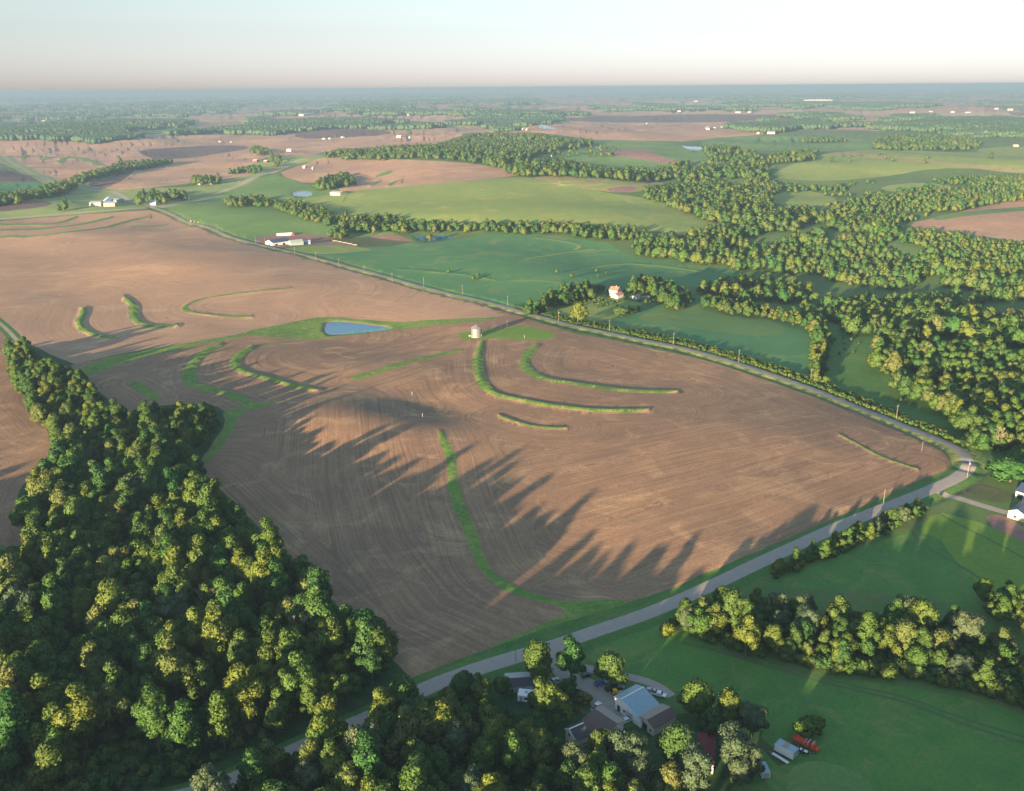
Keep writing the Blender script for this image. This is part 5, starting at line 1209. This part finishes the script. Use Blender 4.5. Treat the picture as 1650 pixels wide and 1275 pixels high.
# solo trees now that the buildings stand
solo_xy = []
for (p, wpx, kind, lb) in SOLO:
    mid = p[1] < 420; W = (MSPEC if mid else SPEC)[kind % 4 if mid else kind][0]; Ht = (MSPEC if mid else SPEC)[kind % 4 if mid else kind][1]
    b = at1(*p); s = 1.0
    szf = .62 if (kind == 7 and not mid) else 1.0
    for _ in range(3):
        dist = math.sqrt(b.x ** 2 + b.y ** 2 + CAM_H ** 2); s = wpx * dist / FPX / W; b = at1(p[0], p[1], .55 * Ht * s * szf)
    make_tree(kind % 4 if mid else kind, b.x, b.y, b.z - (.1 if szf == 1 else .1 * Ht * s * szf), rng.random() * 6, s, lb, None, mid, szf)
    BUILT.append((b.x, b.y, W * s * .38))
scatter()
print('T scatter %.1f' % (time.time() - _T0))

# visible size decides who is an individual
T = trees
P = np.array([[t[0], t[1], t[2] + 7] for t in T]); px = project(P); dist = np.linalg.norm(P - CAMP, axis=1)
fr = (px[:, 0] > -25) & (px[:, 0] < 1675) & (px[:, 1] > 0) & (px[:, 1] < 1310) & (P[:, 1] > 30)
size = np.array([t[4] for t in T]) / dist * fr
order = np.argsort(-size); N_IND = 300 - len(SOLO)
ind = [i for i in order if size[i] > 0 and T[i][7] == 0][:N_IND]; inds = set(ind)
ZPLACE = {'off': 'edge below the mown pasture', 'left': 'left woodland', 'farm': 'farmstead grove', 'creek': 'belt beyond the mown pasture', 'east': 'right edge clump', 'hedge': 'hedge beside the gravel street',
          'corner': 'trees behind the road corner', 'valley': 'valley wood beyond the road', 'row': 'tree row around the crop field', 'garden': 'shelterbelt of the pink roofed house'}
SHAPE = ['round', 'upright', 'broad', 'compact', 'narrow', 'spreading', 'silvery', 'bushy']
def labels_for(ids):
    out = {}; byz = {}
    for i in ids: byz.setdefault(T[i][6], []).append(i)
    for z, L in byz.items():
        xs = np.array([px[i, 0] for i in L]); ys = np.array([px[i, 1] for i in L]); ss = np.array([T[i][4] for i in L])
        qx = np.quantile(xs, [.33, .67]); qy = np.quantile(ys, [.33, .67]); qs = np.quantile(ss, [.33, .67])
        cell = {}
        for i in L:
            v = ['upper', 'middle', 'lower'][int(np.searchsorted(qy, px[i, 1]))]; h = ['left', 'centre', 'right'][int(np.searchsorted(qx, px[i, 0]))]
            g = ['small', 'medium sized', 'large'][int(np.searchsorted(qs, T[i][4]))]
            if len(L) < 12: base = '%s %s tree in the %s' % (g, SHAPE[T[i][5]], ZPLACE[z])
            elif len(L) < 40: base = '%s %s tree in the %s part of the %s' % (g, SHAPE[T[i][5]], h, ZPLACE[z])
            else: base = '%s %s tree in the %s %s part of the %s' % (g, SHAPE[T[i][5]], v, h, ZPLACE[z])
            cell.setdefault(base, []).append(i)
        for b, M in cell.items():
            M = sorted(M, key=lambda i: px[i, 0])
            if len(M) == 1: out[M[0]] = b; continue
            for k, i in enumerate(M):
                if k == 0: out[i] = 'leftmost ' + b
                elif k == len(M) - 1: out[i] = 'rightmost ' + b
                elif len(M) == 3: out[i] = 'middlemost ' + b
                else: out[i] = ('second from left ' if k == 1 else 'second from right ' if k == len(M) - 2 else 'third from left ' if k == 2 else 'third from right ' if k == len(M) - 3 else 'inner ') + b
    return out
IND_LABEL = labels_for(ind)
for i in ind:
    t = T[i]; lb, gr = ZL[t[6]]
    make_tree(t[5], t[0], t[1], t[2], t[3], t[4], IND_LABEL[i], gr, sz=.95 + .3 * rng.random())

def gn_forest(name, pts, src, label, cat=None):
    """one object: points that carry whole trees (kind, turn, size)"""
    me = bpy.data.meshes.new(name); A = np.array([p[:3] for p in pts], np.float32)
    me.vertices.add(len(A)); me.vertices.foreach_set('co', A.ravel())
    for k, ty, col in (('kind_index', 'INT', 5), ('turn', 'FLOAT', 3), ('size', 'FLOAT', 4)):
        a = me.attributes.new(k, ty, 'POINT'); a.data.foreach_set('value', np.array([p[col] for p in pts], np.int32 if ty == 'INT' else np.float32))
    o = link(name, me); ng = bpy.data.node_groups.new(name, 'GeometryNodeTree')
    ng.interface.new_socket('Geometry', in_out='INPUT', socket_type='NodeSocketGeometry'); ng.interface.new_socket('Geometry', in_out='OUTPUT', socket_type='NodeSocketGeometry')
    gi = ng.nodes.new('NodeGroupInput'); go = ng.nodes.new('NodeGroupOutput'); jo = ng.nodes.new('GeometryNodeJoinGeometry')
    def named(nm, ty):
        n = ng.nodes.new('GeometryNodeInputNamedAttribute'); n.data_type = ty; n.inputs['Name'].default_value = nm; return n.outputs['Attribute']
    kd = named('kind_index', 'INT'); tn = named('turn', 'FLOAT'); sz = named('size', 'FLOAT')
    cb = ng.nodes.new('ShaderNodeCombineXYZ'); ng.links.new(tn, cb.inputs[2])
    for k, ob in enumerate(src):
        oi = ng.nodes.new('GeometryNodeObjectInfo'); oi.transform_space = 'ORIGINAL'; oi.inputs['Object'].default_value = ob
        cmp_ = ng.nodes.new('FunctionNodeCompare'); cmp_.data_type = 'INT'; cmp_.operation = 'EQUAL'
        ins = [s for s in cmp_.inputs if s.type == 'INT']; ng.links.new(kd, ins[0]); ins[1].default_value = k
        ip = ng.nodes.new('GeometryNodeInstanceOnPoints')
        ng.links.new(gi.outputs[0], ip.inputs['Points']); ng.links.new(cmp_.outputs[0], ip.inputs['Selection']); ng.links.new(oi.outputs['Geometry'], ip.inputs['Instance'])
        ng.links.new(cb.outputs[0], ip.inputs['Rotation']); ng.links.new(sz, ip.inputs['Scale']); ng.links.new(ip.outputs[0], jo.inputs[0])
    ng.links.new(jo.outputs[0], go.inputs[0]); md = o.modifiers.new('trees', 'NODES'); md.node_group = ng
    tag(o, label, cat, kind='stuff'); return o

# sources: trees that really stand in the scene (one of each kind)
def first_of(mesh):
    for ob in COL.objects:
        if ob.data is mesh: return ob
near_src = []
rest_near = [t for i, t in enumerate(T) if i not in inds and t[7] == 0]
rest_mid = [t for t in T if t[7] == 1]
for k in range(8):
    s = first_of(NEAR[k])
    if s is None:
        t = rest_near.pop(0); make_tree(k, t[0], t[1], t[2], t[3], t[4], *ZL[t[6]]); s = first_of(NEAR[k])
    near_src.append(s)
gn_forest('near_woodland', rest_near, near_src, 'remaining leafy trees of the near woods and hedges', 'woodland')
mid_src = []
for k, (x, y, lb) in enumerate([(633,214,'left round tree beside the white house on the plain'), (660,214,'right round tree beside the white house on the plain'), (193,259,'single tree standing above the tree row on the left'), (1296,1e9,'')][:3] + [(541,219,'single round tree by the sheds on the mauve plain')]):
    b = at1(x, y, 9); make_tree(k, b.x, b.y, b.z, 1.0 * k, 1.5 if k != 3 else 1.2, lb, None, True); mid_src.append(first_of(MID[k]))
gn_forest('distant_woodland', rest_mid, mid_src, 'woods, tree belts and scattered trees of the middle distance', 'woodland')
print('trees', len(T), 'near rest', len(rest_near), 'mid', len(rest_mid))

# far clumps on the plain
def far_woods():
    xs = np.arange(-500, 2150, 5.5); out = []
    belts = [[(0,203),(100,199),(178,196),(303,194),(303,203),(205,215),(330,211),(420,200),(520,192),(629,194),(720,203),(667,207),(527,208),(430,216),(400,222),(280,220),(224,226),(178,230),(100,224),(0,225),(-400,228),(-400,203)],
             [(-400,190),(0,185),(120,184),(160,178),(290,180),(400,172),(340,186),(170,192),(0,195),(-400,198)],
             [(1230,187),(1347,184),(1395,194),(1523,194),(1650,190),(2000,196),(2000,216),(1650,213),(1523,212),(1370,204),(1294,207),(1230,202)],
             [(940,174),(1000,172),(1100,173),(1220,172),(1220,179),(1100,179),(960,178)], [(1240,166),(1300,163),(1370,168),(1420,172),(1300,175),(1240,172)],
             [(505,174),(560,170),(700,176),(780,172),(830,176),(780,180),(600,179)], [(1165,203),(1220,200),(1290,207),(1230,212)], [(780,202),(860,201),(862,207),(800,210)], [(0,172),(400,160),(640,160),(640,165),(400,172),(0,182)],
             [(400,193),(430,190),(440,200),(410,206)], [(1440,188),(1500,186),(1520,192),(1450,194)], [(790,182),(845,180),(850,186),(800,189)],
             [(1650,228),(1500,216),(1600,214),(1750,220)]]
    H = []
    for y in np.concatenate([np.arange(146, 156, 1.1), np.arange(156, 175, 1.5), np.arange(175, 232, 2.1)]):
        H.append(np.c_[xs + (rng.random(len(xs)) - .5) * 5.5, np.full(len(xs), y) + (rng.random(len(xs)) - .5) * 1.6 - (xs - 825) * .006])
    H = np.vstack(H); W = flat(H); z = ground_h(W[:, 0], W[:, 1], False); d = np.hypot(W[:, 0], W[:, 1])
    px = project(np.c_[W, z + 6])
    n1 = vnoise(W[:, 0] / 1300, W[:, 1] / 2600, 31) + .6 * vnoise(W[:, 0] / 420, W[:, 1] / 900, 32)
    inb = np.zeros(len(W), bool)
    for b in belts: inb |= in_poly(px, smooth(b, 1))
    up = px[:, 1] < 200
    k = (inb & (rng.random(len(W)) < .8) & (vnoise(W[:, 0] / 260, W[:, 1] / 520, 33) + .5 * vnoise(W[:, 0] / 90, W[:, 1] / 200, 34) > -.16)) | (up & (px[:, 1] < 185) & (n1 > .30)) | (up & (n1 > .56)) | ((px[:, 1] < 160 ) & (n1 > .16))
    k &= (d < 45000) & (d > 1700)
    for (x, y) in W[k]:
        dd = math.hypot(x, y); s = 0.8 if dd < 3500 else min(1.0 + dd / 9000, 2.6)
        out.append([x, y, gh(x, y) - 1, rng.random() * 6.28, s, int(rng.random() < .5), 'far', 2])
    W_, zz = None, None
    return out
def far_build():
    F = far_woods()
    a = np.array([[f[0], f[1]] for f in F]); z = ground_h(a[:, 0], a[:, 1], False)
    for f, q in zip(F, z): f[2] = float(q) - 1
    src = []
    for k, (x, y) in enumerate([(1494,221),(1560,205)]):
        b = at1(x, y, 4); o = link('tree_clump', CLUMP[k], None, (b.x, b.y, b.z - 1)); tag(o, ['dense clump of trees above the distant dark field on the right', 'low clump of trees in the long belt on the right'][k], 'trees'); src.append(o)
    print('far clumps', len(F)); gn_forest('far_woodland', F, src, 'far off woods and shelterbelts fading toward the horizon', 'woodland')
# keep the loop in far_woods cheap
def _fast_far():
    global gh
    keep = gh
    gh = lambda x, y: 0.0
    try: F = far_woods()
    finally: gh = keep
    return F
_F = _fast_far()
far_woods = lambda: _F
far_build()
print('T far_build %.1f' % (time.time() - _T0))

# ---- undergrowth and verge weeds
def undergrowth():
    src = []
    spots = [((1515,800),'small bush at the street end of the driveway'),((1500,1086),'small bush at the foot of the pasture tree belt')]
    for k, (p, lb) in enumerate(spots):
        b = at1(*p); o = empty('bush', b); link('crown', BUSH[k], o); o.scale = (.5,.5,.5); tag(o, lb, 'bush'); src.append(o.children[0] if o.children else first_of(BUSH[k]))
    src = [first_of(BUSH[0]), first_of(BUSH[1])]
    pts = []
    def area(poly, sp, s0, s1, thr=-1, lo=1.0):
        poly = smooth(poly, 1); P = flat(poly); x0, y0 = P.min(0) - 10; x1, y1 = P.max(0) + 10
        X, Y = np.meshgrid(np.arange(x0, x1, sp), np.arange(y0, y1, sp)); X = (X + (rng.random(X.shape) - .5) * sp).ravel(); Y = (Y + (rng.random(Y.shape) - .5) * sp).ravel()
        z = ground_h(X, Y, False); q = project(np.c_[X, Y, z + lo]); k = in_poly(q, poly) & (vnoise(X / 18, Y / 18, 41) > thr)
        for n, mt, w, hw, vw, vm in ROAD_W: 
            kk = np.where(k)[0]
            if len(kk): k[kk[seg_dist(X[kk], Y[kk], w) < hw + 2.5]] = False
        for bx, by, br in BUILT[:60]: k &= np.hypot(X - bx, Y - by) > br * .9
        for x, y, zz in zip(X[k], Y[k], z[k]): pts.append([x, y, zz - .1, rng.random() * 6.28, rng.uniform(s0, s1), int(rng.random() < .5)])
    zl = np.array(Z_LEFT, float)
    area([(max(x, -60), min(y, 1330)) for x, y in zl], 4.2, .6, 1.5)
    area([(max(x, 200), min(y, 1330)) for x, y in Z_FARM], 4.0, .5, 1.2)
    area([(1060,1015),(1200,1042),(1300,1064),(1400,1074),(1500,1084),(1600,1108),(1700,1140),(1700,1152),(1600,1122),(1500,1096),(1400,1086),(1300,1076),(1200,1056),(1100,1028)], 2.4, .8, 1.5)
    area([(1070,1000),(1200,985),(1330,990),(1500,1000),(1600,1030),(1700,1080),(1700,1150),(1600,1118),(1500,1092),(1400,1082),(1300,1070),(1200,1050),(1110,1022)], 3.2, .5, 1.3)
    area([(1235,925),(1290,900),(1380,858),(1480,815),(1505,815),(1450,850),(1380,880),(1300,912),(1250,935)], 2.8, .5, 1.0)
    area([(500,1215),(600,1160),(660,1128),(700,1122),(600,1180)], 3.2, .4, .9)
    area([(1400,560),(1440,540),(1560,560),(1700,600),(1700,720),(1600,710),(1550,680),(1440,625)], 5.5, .6, 1.4)
    area([(1000,527),(1110,549),(1200,574),(1300,606),(1400,645),(1500,688),(1560,712),(1620,722),(1640,728),(1560,722),(1500,702),(1400,661),(1300,616),(1200,584),(1110,558),(1000,537)], 2.2, .4, .85, -.4, .6)
    area([(820,488),(860,498),(930,515),(1000,527),(1000,535),(930,523),(860,505)], 2.2, .35, .7, -.4, .5)
    area([(1310,500),(1330,520),(1330,600),(1320,620),(1305,612),(1308,540)], 3.5, .5, 1.2)
    area([(835,505),(905,470),(960,460),(1110,470),(1125,490),(1060,496),(1000,505),(960,492),(900,490),(850,508)], 6, .4, .9, .1)
    gn_forest('undergrowth', pts, src, 'shrubs and tall weeds along verges and beneath the trees', 'undergrowth'); print('bushes', len(pts))
undergrowth()
print('T undergrowth %.1f' % (time.time() - _T0))

# bare trees
def bare_tree(px, H, label, seed):
    r = random.Random(seed); b = at1(*px); o = empty('bare_tree', b); m = MB(); m2 = MB()
    def grow(mb, p, d, L, rad, n):
        e = p + d * L; mb.tube(p, e, rad, rad * .65, 5, False)
        if n == 0: return
        for i in range(3 if n > 1 else 4):
            q = (d + Vector((r.uniform(-.6,.6), r.uniform(-.6,.6), r.uniform(-.1,.4)))).normalized(); grow(m2, e, q, L * r.uniform(.55,.8), rad * .6, n - 1)
    grow(m, Vector((0,0,-.5)), Vector((.05,0,1)).normalized(), H * .38, H * .022, 4)
    m.build('trunk', 'bare_bark', o); m2.build('branches', 'bare_bark', o); tag(o, label, 'bare tree'); BUILT.append((b.x, b.y, 3))
bare_tree((333,1003), 15, 'bare pale forked tree standing among the yellow crowns of the left wood', 1)
bare_tree((345,1000), 13, 'second bare tree just right of the pale forked one', 2)
bare_tree((482,1046), 14, 'bare twiggy tree near the lower edge of the left wood', 3)
bare_tree((1588,655), 13, 'bare brown tree in the valley wood at the right', 4)
bare_tree((1607,728), 12, 'bare topped tree behind the road corner verge', 5)
bare_tree((242,760), 11, 'small bare tree inside the upper part of the left wood', 6)

# ------------------------------------------------------------------ haze
def haze():
    m = bpy.data.materials.new('haze_air'); m.use_nodes = True; nt = m.node_tree; nt.nodes.clear()
    out = nt.nodes.new('ShaderNodeOutputMaterial'); pv = nt.nodes.new('ShaderNodeVolumePrincipled')
    pv.inputs['Color'].default_value = (0.165, 0.27, 0.39, 1); pv.inputs['Density'].default_value = 0.00012; pv.inputs['Anisotropy'].default_value = 0.0
    nt.links.new(pv.outputs[0], out.inputs['Volume']); MATS['haze_air'] = m
    b = MB(); b.box(-150000, -60500, -77, 150000, 260000, CAM_H + 4); o = b.build('haze', 'haze_air'); o['kind'] = 'stuff'; o['label'] = 'thin evening haze over the whole countryside'
haze()
print('T haze %.1f' % (time.time() - _T0))
